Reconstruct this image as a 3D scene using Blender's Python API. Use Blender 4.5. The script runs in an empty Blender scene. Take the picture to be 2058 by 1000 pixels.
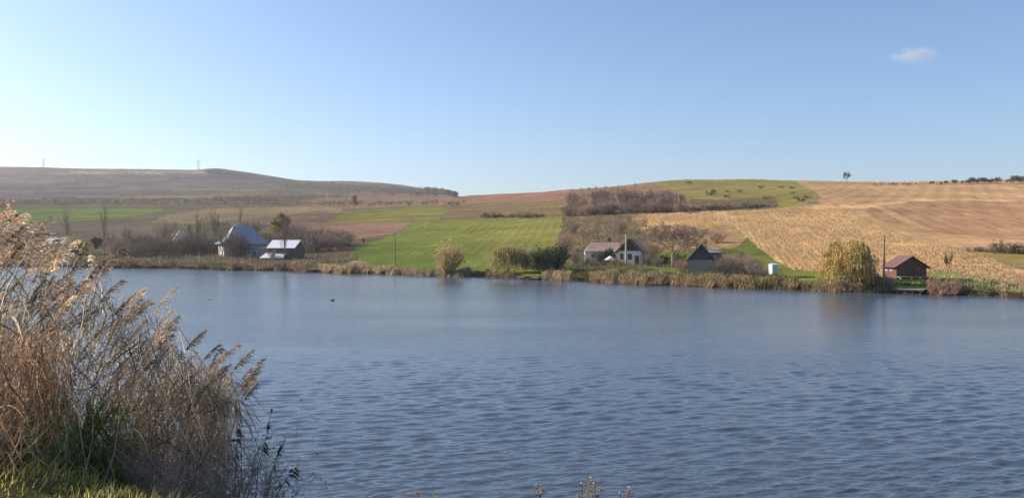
import bpy, math, random
import numpy as np

S = bpy.context.scene
COL = S.collection
R = math.radians

# ------------------------------------------------------------------ camera
W0, H0, FPX = 2058.0, 1000.0, 1615.0
EYE = np.array([0.0, 0.0, 7.0])
PITCH = R(-0.355)
cam_d = bpy.data.cameras.new("camera")
cam_d.sensor_width = 36.0
cam_d.lens = FPX / W0 * 36.0
cam_d.clip_start = 0.1
cam_d.clip_end = 30000.0
cam = bpy.data.objects.new("camera", cam_d)
cam.location = EYE
cam.rotation_euler = (R(90) + PITCH, 0, 0)
COL.objects.link(cam)
S.camera = cam

# ------------------------------------------------------------------ sky, sun, exposure
SUN_EL, SUN_AZ = 29.0, -73.0          # azimuth from +Y (view direction), negative = to the left
world = bpy.data.worlds.new("World")
S.world = world
world.use_nodes = True
nt = world.node_tree
for n in list(nt.nodes):
    nt.nodes.remove(n)
sky = nt.nodes.new("ShaderNodeTexSky")
sky.sky_type = 'NISHITA'
sky.sun_disc = False
sky.sun_elevation = R(SUN_EL)
sky.sun_rotation = R(SUN_AZ)
sky.air_density = 1.0
sky.dust_density = 1.5
sky.ozone_density = 3.0
sky.altitude = 350.0
bg = nt.nodes.new("ShaderNodeBackground")
bg.inputs[1].default_value = 0.095
wo = nt.nodes.new("ShaderNodeOutputWorld")
wb = nt.nodes.new("ShaderNodeMix"); wb.data_type = 'RGBA'; wb.blend_type = 'MULTIPLY'; wb.inputs[0].default_value = 1.0
wb.inputs[7].default_value = (0.90, 0.98, 1.08, 1)      # camera white balance
nt.links.new(sky.outputs[0], wb.inputs[6]); nt.links.new(wb.outputs[2], bg.inputs[0])
nt.links.new(bg.outputs[0], wo.inputs[0])

sun_d = bpy.data.lights.new("sun", 'SUN')
sun_d.energy = 4.7
sun_d.angle = R(0.5)
sun_d.color = (1.0, 0.91, 0.79)
sun = bpy.data.objects.new("sun", sun_d)
e, a = R(SUN_EL), R(SUN_AZ)
to_sun = np.array([math.sin(a) * math.cos(e), math.cos(a) * math.cos(e), math.sin(e)])
from mathutils import Vector, Matrix
sun.rotation_euler = Vector(to_sun).to_track_quat('Z', 'Y').to_euler()
sun.location = (-60, 40, 90)
COL.objects.link(sun)

S.render.engine = 'CYCLES'
S.view_settings.view_transform = 'Standard'
S.view_settings.look = 'None'
S.view_settings.gamma = 1.0
S.view_settings.use_curve_mapping = False
S.view_settings.exposure = 0.8
S.cycles.max_bounces = 8
S.cycles.diffuse_bounces = 4
S.cycles.transparent_max_bounces = 8
S.cycles.volume_bounces = 0
S.cycles.use_denoising = True
S.cycles.caustics_reflective = False
S.cycles.caustics_refractive = False

# ------------------------------------------------------------------ helpers
rng = np.random.default_rng(7)

def lin(c):
    """sRGB 0..255 -> linear"""
    v = np.asarray(c, float) / 255.0
    return np.where(v <= 0.04045, v / 12.92, ((v + 0.055) / 1.055) ** 2.4)

def pix(px, y, depth):
    """world point seen at photo pixel (px, y) at world depth Y"""
    px = np.asarray(px, float); y = np.asarray(y, float); depth = np.asarray(depth, float)
    aa = (px - W0 / 2) / FPX
    bb = (H0 / 2 - y) / FPX
    cp, sp = math.cos(-PITCH), math.sin(-PITCH)
    dy = cp + bb * sp
    dz = bb * cp - sp
    s = depth / dy
    return np.stack([aa * s, depth + 0 * s, EYE[2] + dz * s], -1)

def yimg(z, depth):
    cp, sp = math.cos(-PITCH), math.sin(-PITCH)
    dz = (np.asarray(z, float) - EYE[2]) / depth
    # dz = (b*cp - sp)/(cp + b*sp)
    b = (dz * cp + sp) / (cp - dz * sp)
    return H0 / 2 - b * FPX

def tag(o, label=None, cat=None, group=None, kind=None):
    if label: o["label"] = label
    if cat: o["category"] = cat
    if group: o["group"] = group
    if kind: o["kind"] = kind
    return o

def thing(name, label, cat, loc=(0, 0, 0), rz=0.0, group=None, sc=1.0):
    o = bpy.data.objects.new(name, None)
    o.empty_display_size = 0.3
    o.location = tuple(float(v) for v in loc)
    o.rotation_euler = (0, 0, rz)
    o.scale = (sc, sc, sc) if np.isscalar(sc) else sc
    COL.objects.link(o)
    return tag(o, label, cat, group)

def copy_tree(root, loc, rz=0.0, sc=1.0, label=None, group=None, tilt=0.0):
    r = root.copy(); COL.objects.link(r)
    r.location = tuple(float(v) for v in loc)
    r.rotation_euler = (0, tilt, rz)
    r.scale = (sc, sc, sc) if np.isscalar(sc) else tuple(float(v) for v in sc)
    if label: r["label"] = label
    if group: r["group"] = group
    for ch in KIDS.get(root.name, ()):
        c = ch.copy(); COL.objects.link(c); c.parent = r
        for g in KIDS.get(ch.name, ()):
            d = g.copy(); COL.objects.link(d); d.parent = c
    return r

KIDS = {}

class Acc:
    """collects vertices / faces, builds ONE mesh object"""
    def __init__(s):
        s.V = []; s.F = []; s.M = []; s.C = []; s.n = 0
    def add(s, V, F, mi=0, col=None):
        V = np.asarray(V, float).reshape(-1, 3); F = np.asarray(F, np.int64)
        s.V.append(V); s.F.append(F + s.n); s.M.append(np.full(len(F), mi, np.int32))
        if col is None: col = (1, 1, 1)
        col = np.asarray(col, float)
        if col.ndim == 1: col = np.tile(col, (len(V), 1))
        s.C.append(col[:, :3]); s.n += len(V)
        return s
    def ribbons(s, P, W, side, mi=0, col=None):
        """P (N,S,3) polylines, W (N,S) or (S,) widths, side (N,3)"""
        P = np.asarray(P, float); N, K, _ = P.shape
        W = np.broadcast_to(np.asarray(W, float), (N, K))
        side = np.asarray(side, float)
        if side.ndim == 2: side = side[:, None, :]
        off = side * (W[..., None] * 0.5)
        V = np.stack([P - off, P + off], 2).reshape(-1, 3)
        i = (np.arange(N)[:, None] * K + np.arange(K - 1)[None]) * 2
        F = np.stack([i, i + 1, i + 3, i + 2], -1).reshape(-1, 4)
        c = None
        if col is not None:
            col = np.asarray(col, float)
            if col.ndim == 2: c = np.repeat(col, K * 2, 0)
            elif col.ndim == 3: c = np.repeat(col.reshape(-1, 3), 2, 0)
            else: c = col
        return s.add(V, F, mi, c)
    def tubes(s, P, Rd, sides=4, mi=0, col=None):
        P = np.asarray(P, float); N, K, _ = P.shape
        Rd = np.broadcast_to(np.asarray(Rd, float), (N, K))
        T = np.gradient(P, axis=1)
        T /= np.linalg.norm(T, axis=-1, keepdims=True) + 1e-9
        ref = np.where(np.abs(T[..., 2:3]) > 0.9, np.array([1.0, 0, 0]), np.array([0, 0, 1.0]))
        U = np.cross(T, ref); U /= np.linalg.norm(U, axis=-1, keepdims=True) + 1e-9
        Vv = np.cross(T, U)
        an = np.arange(sides) * 2 * math.pi / sides
        ring = (U[:, :, None, :] * np.cos(an)[None, None, :, None] + Vv[:, :, None, :] * np.sin(an)[None, None, :, None])
        V = (P[:, :, None, :] + ring * Rd[..., None, None]).reshape(-1, 3)
        b = (np.arange(N)[:, None, None] * K + np.arange(K - 1)[None, :, None]) * sides
        j = np.arange(sides)[None, None]; j2 = (j + 1) % sides
        F = np.stack([b + j, b + j2, b + sides + j2, b + sides + j], -1).reshape(-1, 4)
        c = None
        if col is not None:
            col = np.asarray(col, float)
            c = np.repeat(col, K * sides, 0) if col.ndim == 2 else col
        return s.add(V, F, mi, c)
    def box(s, x0, x1, y0, y1, z0, z1, mi=0, col=None):
        V = [(x, y, z) for z in (z0, z1) for y in (y0, y1) for x in (x0, x1)]
        F = [(0, 2, 3, 1), (4, 5, 7, 6), (0, 1, 5, 4), (2, 6, 7, 3), (0, 4, 6, 2), (1, 3, 7, 5)]
        return s.add(V, F, mi, col)
    def slab(s, quad, th, mi=0, col=None):
        """thick plate: quad = 4 (or 3) points counter-clockwise seen from above, thickened downward along normal"""
        q = np.asarray(quad, float); n = np.cross(q[1] - q[0], q[2] - q[0]); n /= np.linalg.norm(n)
        lo = q - n * th; k = len(q)
        V = np.concatenate([q, lo])
        s.add(V, [list(range(k))], mi, col)
        s.n -= 2 * k; s.V.pop(); s.C.pop()   # share verts: re-add all faces at once below
        f0 = s.F.pop(); s.M.pop()
        s.V.append(V); s.C.append(np.tile(np.asarray(col if col is not None else (1, 1, 1), float), (2 * k, 1)))
        base = s.n; s.n += 2 * k
        s.F.append(np.array([list(range(k))]) + base); s.M.append(np.full(1, mi, np.int32))
        s.F.append(np.array([list(range(2 * k - 1, k - 1, -1))]) + base); s.M.append(np.full(1, mi, np.int32))
        sd = [(i, i + k, (i + 1) % k + k, (i + 1) % k) for i in range(k)]
        s.F.append(np.array(sd) + base); s.M.append(np.full(k, mi, np.int32))
        return s
    def mesh(s, name, mats, smooth=False, color=True):
        me = bpy.data.meshes.new(name)
        V = np.concatenate(s.V); 
        me.vertices.add(len(V)); me.vertices.foreach_set("co", V.astype(np.float32).ravel())
        tot = np.concatenate([np.full(len(f), f.shape[1], np.int32) for f in s.F])
        idx = np.concatenate([f.ravel() for f in s.F]).astype(np.int32)
        st = np.concatenate([[0], np.cumsum(tot)[:-1]]).astype(np.int32)
        me.loops.add(len(idx)); me.loops.foreach_set("vertex_index", idx)
        me.polygons.add(len(tot)); me.polygons.foreach_set("loop_start", st); me.polygons.foreach_set("loop_total", tot)
        me.polygons.foreach_set("material_index", np.concatenate(s.M))
        me.polygons.foreach_set("use_smooth", np.full(len(tot), bool(smooth)))
        for m in (mats if isinstance(mats, (list, tuple)) else [mats]):
            me.materials.append(m)
        if color:
            at = me.color_attributes.new("Col", 'FLOAT_COLOR', 'POINT')
            C = np.concatenate(s.C); C4 = np.ones((len(C), 4), np.float32); C4[:, :3] = C
            at.data.foreach_set("color", C4.ravel())
        me.update(calc_edges=True)
        me.validate()
        return me
    def build(s, name, mats, parent=None, smooth=False, loc=None):
        o = bpy.data.objects.new(name, s.mesh(name, mats, smooth))
        COL.objects.link(o)
        if parent is not None:
            o.parent = parent
            KIDS.setdefault(parent.name, []).append(o)
        if loc is not None: o.location = loc
        return o

# ------------------------------------------------------------------ materials
def new_mat(name):
    m = bpy.data.materials.new(name); m.use_nodes = True
    t = m.node_tree
    for n in list(t.nodes): t.nodes.remove(n)
    out = t.nodes.new("ShaderNodeOutputMaterial")
    return m, t, out

class NT:
    def __init__(s, t): s.t = t
    def n(s, ty, ins=None, **props):
        nd = s.t.nodes.new("ShaderNode" + ty)
        for k, v in props.items(): setattr(nd, k, v)
        if ins:
            for k, v in ins.items():
                if hasattr(v, "node"): s.t.links.new(v, nd.inputs[k])
                else: nd.inputs[k].default_value = v
        return nd
    def math(s, op, a, b=0.0, clamp=False):
        return s.n("Math", {0: a, 1: b}, operation=op, use_clamp=clamp).outputs[0]
    def noise(s, vec, scale, detail=2.0, rough=0.5):
        return s.n("TexNoise", {"Vector": vec, "Scale": scale, "Detail": detail, "Roughness": rough}).outputs[0]
    def ramp(s, x, lo, hi, a=0.0, b=1.0):
        return s.n("MapRange", {0: x, 1: lo, 2: hi, 3: a, 4: b}).outputs[0]
    def mixc(s, f, a, b, mode='MIX'):
        nd = s.t.nodes.new("ShaderNodeMix"); nd.data_type = 'RGBA'; nd.blend_type = mode
        for k, v in ((0, f), (6, a), (7, b)):
            if hasattr(v, "node"): s.t.links.new(v, nd.inputs[k])
            else: nd.inputs[k].default_value = v if k == 0 else (tuple(v) + (1,))[:4]
        return nd.outputs[2]
    def scale(s, c, f):
        return s.n("VectorMath", {0: c, 3: f}, operation='SCALE').outputs[0]

def mat_solid(name, color, rough=0.7, var=0.18, nscale=2.0, bump=0.0, metallic=0.0, streak=None, spec=0.3):
    """painted / plain surface with grain and weather"""
    m, t, out = new_mat(name); k = NT(t)
    co = k.n("TexCoord").outputs["Object"]
    v = co
    if streak is not None:
        v = k.n("Mapping", {"Vector": co, "Scale": streak}).outputs[0]
    n1 = k.noise(v, nscale, 4, 0.6); n2 = k.noise(co, nscale * 0.17, 2)
    f = k.math('ADD', k.ramp(n1, 0.3, 0.7, 1 - var, 1 + var), k.ramp(n2, 0.3, 0.7, -var * 0.6, var * 0.6))
    c = k.scale(k.mixc(0.0, color, color), f)
    b = k.n("BsdfPrincipled", {"Base Color": c, "Roughness": rough, "Metallic": metallic, "Specular IOR Level": spec})
    if bump:
        bp = k.n("Bump", {"Height": n1, "Strength": 0.6, "Distance": bump})
        t.links.new(bp.outputs[0], b.inputs["Normal"])
    t.links.new(b.outputs[0], out.inputs[0])
    return m

def mat_leaf(name, color=None, transl=0.35, var=0.35, nscale=1.5, rand=0.25, tcol=None):
    """thin foliage: diffuse + translucent, base from attribute Col times color"""
    m, t, out = new_mat(name); k = NT(t)
    at = k.n("Attribute", attribute_name="Col").outputs["Color"]
    if color is not None: at = k.mixc(1.0, at, color, 'MULTIPLY')
    pos = k.n("NewGeometry").outputs["Position"]
    n1 = k.noise(pos, nscale, 2)
    f = k.ramp(n1, 0.3, 0.7, 1 - var, 1 + var)
    rd = k.n("ObjectInfo").outputs["Random"]
    f = k.math('MULTIPLY', f, k.ramp(rd, 0, 1, 1 - rand, 1 + rand))
    c = k.scale(at, f)
    d = k.n("BsdfDiffuse", {"Color": c, "Roughness": 0.6})
    tr = k.n("BsdfTranslucent", {"Color": c})
    mx = k.n("MixShader", {0: transl, 1: d.outputs[0], 2: tr.outputs[0]})
    t.links.new(mx.outputs[0], out.inputs[0])
    return m

def mat_bark(name, color, var=0.3, nscale=6):
    m, t, out = new_mat(name); k = NT(t)
    pos = k.n("NewGeometry").outputs["Position"]
    v = k.n("Mapping", {"Vector": pos, "Scale": (1, 1, 0.3)}).outputs[0]
    n1 = k.noise(v, nscale, 3)
    rd = k.n("ObjectInfo").outputs["Random"]
    f = k.math('MULTIPLY', k.ramp(n1, 0.3, 0.7, 1 - var, 1 + var), k.ramp(rd, 0, 1, 0.8, 1.2))
    c = k.scale(k.mixc(0.0, color, color), f)
    b = k.n("BsdfDiffuse", {"Color": c})
    t.links.new(b.outputs[0], out.inputs[0])
    return m
# ------------------------------------------------------------------ far terrain
# cross-sections of the valley: for each bearing (photo column) a list of (photo row, distance)
SH = np.array([(-700, 532), (-300, 533), (0, 535), (240, 537.5), (420, 541), (600, 546), (750, 551), (900, 555), (1000, 558.5), (1150, 565),
               (1300, 573), (1450, 578), (1600, 583), (1700, 586), (1800, 590), (1900, 592.5), (2058, 598), (2300, 607), (2760, 625)], float)
SKY = np.array([(-700, 352), (-300, 342), (0, 338), (80, 339), (160, 342), (280, 343), (400, 345), (415, 342), (440, 341.5), (480, 347), (520, 353), (560, 360),
                (600, 366), (640, 367.5), (700, 367), (760, 370), (810, 375), (850, 382), (880, 387), (905, 391), (915, 394),
                (930, 395.5), (1000, 392), (1060, 390), (1100, 387), (1140, 384), (1200, 380), (1260, 375), (1310, 368.5),
                (1340, 365.5), (1400, 364), (1500, 363.5), (1600, 366), (1700, 368), (1800, 369), (1900, 367), (1960, 366),
                (2058, 365), (2300, 368), (2760, 380)], float)
SECT = [  # px, then n1..n6 (row, depth)
    (-700, [(512, 320), (482, 400), (450, 500), (418, 680), (403, 930), (392, 1180)]),
    (0,    [(512, 300), (480, 380), (448, 480), (415, 650), (400, 900), (388, 1150)]),
    (400,  [(508, 272), (475, 350), (445, 450), (415, 650), (400, 900), (388, 1150)]),
    (700,  [(525, 228), (490, 290), (450, 400), (420, 600), (403, 850), (396, 1050)]),
    (850,  [(525, 214), (480, 290), (440, 410), (415, 600), (403, 820), (397, 1000)]),
    (930,  [(525, 205), (480, 280), (438, 400), (412, 600), (401, 800), (395.5, 950)]),
    (1140, [(530, 190), (480, 260), (435, 370), (405, 530), (391, 690), (384, 840)]),
    (1300, [(540, 170), (490, 230), (430, 350), (400, 460), (383, 580), (368.5, 760)]),
    (1450, [(548, 160), (500, 210), (428, 340), (400, 450), (380, 585), (363.5, 760)]),
    (1700, [(555, 150), (510, 195), (450, 290), (410, 400), (385, 545), (368, 740)]),
    (1900, [(560, 140), (520, 180), (470, 260), (420, 370), (388, 540), (367, 740)]),
    (2058, [(565, 135), (525, 175), (480, 250), (430, 360), (390, 540), (365, 740)]),
    (2760, [(590, 128), (545, 168), (495, 240), (445, 350), (405, 530), (380, 740)]),
]
GX = np.arange(-700, 2761, 4.0)
def smooth1(v, s):
    kx = np.arange(-int(3 * s), int(3 * s) + 1); kk = np.exp(-kx ** 2 / (2 * s * s)); kk /= kk.sum()
    return np.convolve(np.pad(v, len(kx) // 2, mode='edge'), kk, mode='valid')
sx = np.array([s[0] for s in SECT], float)
node_d, node_z = [], []
shore_y = smooth1(np.interp(GX, SH[:, 0], SH[:, 1]), 6)
shore_y += 0.7 * np.sin(GX * 0.031) + 0.5 * np.sin(GX * 0.083 + 1) + 0.12 * np.sin(GX * 0.19 + 2)
def depth_at_level(y, z):
    cp, sp = math.cos(-PITCH), math.sin(-PITCH)
    b = (H0 / 2 - y) / FPX
    return (z - EYE[2]) * (cp + b * sp) / (b * cp - sp)
shore_d = depth_at_level(shore_y, 0.0)
node_d += [shore_d - 6, shore_d, shore_d + 1.2, shore_d + 5]
node_z += [0 * GX - 2.0, 0 * GX, 0 * GX + 0.75, 0 * GX + 1.05]
skyy = smooth1(np.interp(GX, SKY[:, 0], SKY[:, 1]), 1.6)
for i in range(6):
    d = smooth1(np.interp(GX, sx, [s[1][i][1] for s in SECT]), 18)
    y = smooth1(np.interp(GX, sx, [s[1][i][0] for s in SECT]), 18)
    if i == 5:
        wgt = np.clip((GX - 905) / 25, 0, 1)
        y = y * (1 - wgt) + skyy * wgt
    node_d.append(d); node_z.append(pix(GX, y, d)[:, 2])
# behind the near ridge (visible far hill on the left, hidden valley on the right)
vis = np.clip((960 - GX) / 60, 0, 1); vis = vis * vis * (3 - 2 * vis)
d7 = np.interp(GX, [-700, 0, 400, 700, 905, 1000, 2760], [1650, 1600, 1500, 1400, 1350, 1150, 1100])
y7 = np.interp(GX, [-700, 0, 400, 700, 850, 905, 930], [372, 365, 372, 386, 392, 394, 398])
node_d.append(d7); node_z.append(pix(GX, y7, d7)[:, 2] * vis + (node_z[-1] - 4) * (1 - vis))
d8 = np.interp(GX, [-700, 0, 400, 600, 800, 905, 1000, 2760], [2200, 2100, 2050, 2000, 1900, 1750, 1700, 1600])
z8 = pix(GX, np.where(GX < 918, skyy, 396 + (GX - 918) * 0.5), d8)[:, 2]
node_d.append(d8); node_z.append(z8 * vis + (node_z[-1] * 0.5) * (1 - vis))
node_d.append(d8 + 300); node_z.append(np.maximum(node_z[-1] - 30, 4))
node_d.append(d8 + 900); node_z.append(np.maximum(node_z[-1] * 0.6, 4))
ND = np.array(node_d); NZ = np.array(node_z)          # (K, NX)
K = len(ND)
# monotone cubic (Fritsch-Carlson) slopes along depth
dd = np.diff(ND, axis=0); dz = np.diff(NZ, axis=0) / dd
SL = np.zeros_like(NZ); SL[0] = dz[0]; SL[-1] = dz[-1]
for i in range(1, K - 1):
    m = (dz[i - 1] + dz[i]) / 2
    lim = 3 * np.minimum(np.abs(dz[i - 1]), np.abs(dz[i]))
    SL[i] = np.where(dz[i - 1] * dz[i] <= 0, 0, np.sign(m) * np.minimum(np.abs(m), lim))

def relief(X, Y):
    a = np.clip((Y - 90) / 300, 0.15, 1.0)
    return a * (0.22 * np.sin(X * 0.11 + 0.5 * np.sin(Y * 0.07)) * np.sin(Y * 0.083 + 1.3) + 0.16 * np.sin(X * 0.31 + Y * 0.17) +
                0.10 * np.sin(X * 0.53 - Y * 0.29 + 2.0)) * np.clip((Y - 60) / 40, 0, 1)

def height(px, d):
    """terrain height at bearing px (photo column) and depth d, any array shape"""
    px = np.atleast_1d(np.asarray(px, float)); d = np.atleast_1d(np.asarray(d, float))
    px, d = np.broadcast_arrays(px, d)
    f = np.clip((px - GX[0]) / 4.0, 0, len(GX) - 1.001); i0 = f.astype(int); w = f - i0
    def col(T, k): return T[k, i0] * (1 - w) + T[k, i0 + 1] * w
    D = [col(ND, k) for k in range(K)]
    z = np.where(d < D[0], col(NZ, 0), col(NZ, K - 1))
    for k in range(K - 1):
        m = (d >= D[k]) & (d < D[k + 1])
        if not m.any(): continue
        h = D[k + 1] - D[k]; t = (d - D[k]) / h
        z0, z1, s0, s1 = col(NZ, k), col(NZ, k + 1), col(SL, k), col(SL, k + 1)
        v = (2 * t ** 3 - 3 * t * t + 1) * z0 + (t ** 3 - 2 * t * t + t) * h * s0 + (-2 * t ** 3 + 3 * t * t) * z1 + (t ** 3 - t * t) * h * s1
        z = np.where(m, v, z)
    X = (px - W0 / 2) / FPX * d
    fade = np.clip((d - D[1] - 1) / 6.0, 0, 1)
    return z + relief(X, d) * fade

def ground(X, Y):
    Y = np.asarray(Y, float)
    return height(W0 / 2 + FPX * np.asarray(X, float) / Y, Y)

def sh_depth(px): return np.interp(px, GX, shore_d)

def at_img(px, y, dmax=2600):
    """first terrain point seen at photo pixel"""
    px = float(px)
    ds = np.concatenate([[sh_depth(px) - 3], np.geomspace(sh_depth(px), dmax, 1500)])
    yy = yimg(height(px, ds), ds)
    i = np.argmax(yy <= y)
    if i == 0: i = len(ds) - 1
    d = ds[i]
    if i > 0 and yy[i - 1] > yy[i]:
        t = np.clip((yy[i - 1] - y) / (yy[i - 1] - yy[i]), 0, 1)
        d = ds[i - 1] + t * (ds[i] - ds[i - 1])
    X = (px - W0 / 2) / FPX * d
    return np.array([X, d, float(height(px, d)[0])])

# ---- the fields: outlines as seen, own colours (as lit), painter's order. (name, polygon, colour)
GAIN = 1.0
FIELDS = [
    ("hill",          [(-900, 300), (935, 300), (935, 414), (-900, 414)], (120, 106, 92)),
    ("hill",          [(-900, 330), (300, 330), (330, 350), (-900, 354)], (138, 116, 94)),
    ("hill",          [(140, 343), (420, 343), (420, 349), (140, 349)], (168, 148, 124)),
    ("hill",          [(240, 352), (560, 352), (600, 384), (300, 386)], (110, 100, 98)),
    ("hill",          [(-900, 372), (140, 372), (280, 382), (200, 394), (-900, 392)], (112, 106, 100)),
    ("hill",          [(350, 378), (560, 380), (560, 396), (340, 396)], (130, 118, 88)),
    ("hill",          [(560, 362), (860, 378), (860, 386), (540, 386)], (104, 98, 76)),
    ("hill",          [(420, 340), (500, 346), (520, 360), (440, 358)], (98, 92, 78)),
    ("hill",          [(150, 394), (470, 392), (470, 397), (150, 399)], (160, 140, 116)),
    ("hill",          [(640, 388), (915, 393), (905, 404), (640, 402)], (146, 118, 98)),
    ("meadow",        [(-900, 411), (700, 411), (935, 400), (935, 560), (-900, 560)], (128, 114, 84)),
    ("crop_strip",    [(-900, 450), (-900, 420), (330, 419), (312, 428), (215, 442), (120, 445), (-100, 450)], (136, 142, 74)),
    ("fallow_field",  [(-900, 455), (120, 448), (215, 443), (310, 432), (300, 470), (-900, 480)], (134, 114, 92)),
    ("tan_field",     [(330, 432), (420, 419), (650, 414), (690, 419), (660, 441), (590, 449), (480, 441), (390, 451), (300, 447)], (162, 138, 100)),
    ("fallow_field",  [(480, 441), (650, 424), (690, 430), (640, 452), (560, 462)], (136, 110, 88)),
    ("tan_field",     [(600, 402), (915, 396), (935, 398), (905, 414), (700, 420), (600, 414)], (150, 122, 94)),
    ("olive_field",   [(655, 448), (690, 427), (850, 414), (908, 416), (884, 440), (800, 446)], (140, 132, 70)),
    ("fallow_field",  [(590, 470), (590, 450), (700, 447), (828, 447), (785, 471), (690, 484), (590, 484)], (160, 122, 98)),
    ("meadow",        [(560, 484), (700, 482), (785, 471), (740, 500), (710, 512), (560, 505)], (124, 102, 82)),
    ("green_field",   [(690, 552), (712, 500), (790, 470), (832, 445), (980, 437), (1132, 435), (1136, 470), (1112, 520), (1080, 560)], (124, 130, 54)),
    ("ploughed_field", [(935, 300), (1150, 300), (1150, 406), (905, 412), (905, 398), (935, 396)], (156, 118, 92)),
    ("meadow",        [(884, 438), (908, 412), (1150, 400), (1150, 436), (980, 437)], (140, 116, 80)),
    ("ploughed_field", [(960, 392), (1130, 386), (1130, 393), (960, 400)], (162, 112, 88)),
    ("garden",        [(1132, 436), (1270, 430), (1300, 470), (1330, 545), (1080, 560), (1112, 520)], (128, 108, 78)),
    ("meadow",        [(1140, 300), (1350, 300), (1400, 430), (1140, 438)], (142, 112, 84)),
    ("pasture",       [(1310, 300), (1560, 300), (1606, 370), (1640, 384), (1648, 396), (1600, 416), (1390, 424), (1370, 385), (1320, 372)], (138, 124, 68)),
    ("pasture",       [(1385, 400), (1560, 398), (1560, 417), (1390, 424)], (116, 96, 72)),
    ("ploughed_field", [(1556, 300), (2900, 300), (2900, 520), (2058, 506), (1950, 500), (1860, 488), (1740, 447), (1700, 428), (1640, 415), (1648, 396), (1640, 384), (1606, 370)], (170, 134, 97)),
    ("ploughed_field", [(1720, 404), (1860, 400), (2900, 408), (2900, 485), (2058, 484), (1900, 470), (1760, 440)], (155, 119, 88)),
    ("stubble_field", [(1266, 431), (1480, 423), (1600, 416), (1660, 412), (1720, 424), (1745, 447), (1860, 488), (1960, 508), (2058, 545), (2900, 640), (2900, 760), (2058, 582),
                       (1900, 556), (1740, 555), (1590, 541), (1545, 512), (1472, 455), (1380, 447), (1290, 472)], (190, 147, 96)),
    ("ploughed_field", [(1700, 413), (1850, 399), (2058, 402), (2900, 405), (2900, 409), (2058, 405), (1850, 403), (1712, 420)], (184, 148, 108)),
    ("ploughed_field", [(1735, 408), (1760, 410), (1960, 500), (1925, 498)], (172, 136, 98)),
    ("stubble_field", [(1690, 419), (1704, 418), (1860, 489), (1838, 488)], (176, 138, 92)),
    ("stubble_field", [(1440, 428), (1462, 427), (1600, 545), (1572, 535)], (202, 164, 112)),
    ("tan_field",     [(1850, 480), (1960, 480), (2058, 486), (2900, 530), (2900, 560), (2058, 502), (1950, 500)], (172, 134, 98)),
    ("olive_field",   [(1925, 502), (2058, 506), (2900, 560), (2900, 640), (2058, 532), (1990, 520)], (136, 120, 68)),
    ("yard",          [(1080, 560), (1112, 520), (1300, 500), (1380, 447), (1472, 455), (1545, 512), (1592, 542), (1740, 556), (1900, 556), (2058, 582), (2900, 760), (2900, 900), (1080, 900)], (112, 112, 56)),
    ("garden",        [(1300, 470), (1380, 446), (1468, 454), (1500, 478), (1480, 498), (1330, 505)], (170, 136, 94)),
    ("yard",          [(1780, 555), (1900, 541), (2058, 574), (2058, 592), (1780, 592)], (104, 118, 52)),
    ("yard",          [(1560, 552), (1740, 556), (1740, 585), (1560, 580)], (110, 116, 54)),
]
def inside(x, y, poly):
    p = np.asarray(poly, float); r = np.zeros(x.shape, bool)
    for i in range(len(p)):
        x0, y0 = p[i]; x1, y1 = p[(i + 1) % len(p)]
        if y0 == y1: continue
        c = ((y0 > y) != (y1 > y)) & (x < (x1 - x0) * (y - y0) / (y1 - y0) + x0)
        r ^= c
    return r
def vnoise(x, y, seed=0):
    """cheap smooth value noise"""
    r = np.random.default_rng(seed).random((64, 64))
    xi = np.floor(x).astype(int); yi = np.floor(y).astype(int); fx = x - xi; fy = y - yi
    fx = fx * fx * (3 - 2 * fx); fy = fy * fy * (3 - 2 * fy)
    g = lambda i, j: r[i % 64, j % 64]
    return (g(xi, yi) * (1 - fx) + g(xi + 1, yi) * fx) * (1 - fy) + (g(xi, yi + 1) * (1 - fx) + g(xi + 1, yi + 1) * fx) * fy

cols = np.concatenate([np.arange(-700, -60, 16.0), np.arange(-60, 2120, 2.5), np.arange(2120, 2761, 16.0)])
rows_k = [5, 6, 8, 26, 44, 50, 44, 26, 18, 24, 30, 6, 4]
rows_k = (rows_k + [6] * K)[:K - 1]
tt = []
for k in range(K - 1):
    n = rows_k[k]; tt += [(k, j / n) for j in range(n)]
tt.append((K - 2, 1.0))
kk = np.array([t[0] for t in tt]); ft = np.array([t[1] for t in tt])
f = np.clip((cols - GX[0]) / 4.0, 0, len(GX) - 1.001); i0 = f.astype(int); wq = f - i0
NDc = ND[:, i0] * (1 - wq) + ND[:, i0 + 1] * wq
DEP = NDc[kk] * (1 - ft)[:, None] + NDc[kk + 1] * ft[:, None]
PXC = np.broadcast_to(cols[None], DEP.shape)
ZZ = height(PXC, DEP)
XX = (PXC - W0 / 2) / FPX * DEP
YI = yimg(ZZ, DEP)
jx = PXC + 3.0 * (vnoise(XX * 0.6, DEP * 0.35, 8) - 0.5) + 9 * (vnoise(XX * 0.12, DEP * 0.08, 1) - 0.5); jy = YI + 2.2 * (vnoise(XX * 0.09, DEP * 0.06, 2) - 0.5) + 1.6 * (vnoise(XX * 0.5, DEP * 0.3, 4) - 0.5)
# hidden ground behind ridges keeps the colour of the ridge
runmin = np.minimum.accumulate(jy, axis=0)
REG = np.zeros(DEP.shape, int); CL = np.zeros(DEP.shape + (3,)); CL[:] = lin((128, 114, 84))
names = []
for nm, poly, c in FIELDS:
    if nm not in names: names.append(nm)
    ins = inside(jx, runmin, poly)
    REG[ins] = names.index(nm); CL[ins] = lin(c)
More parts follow.
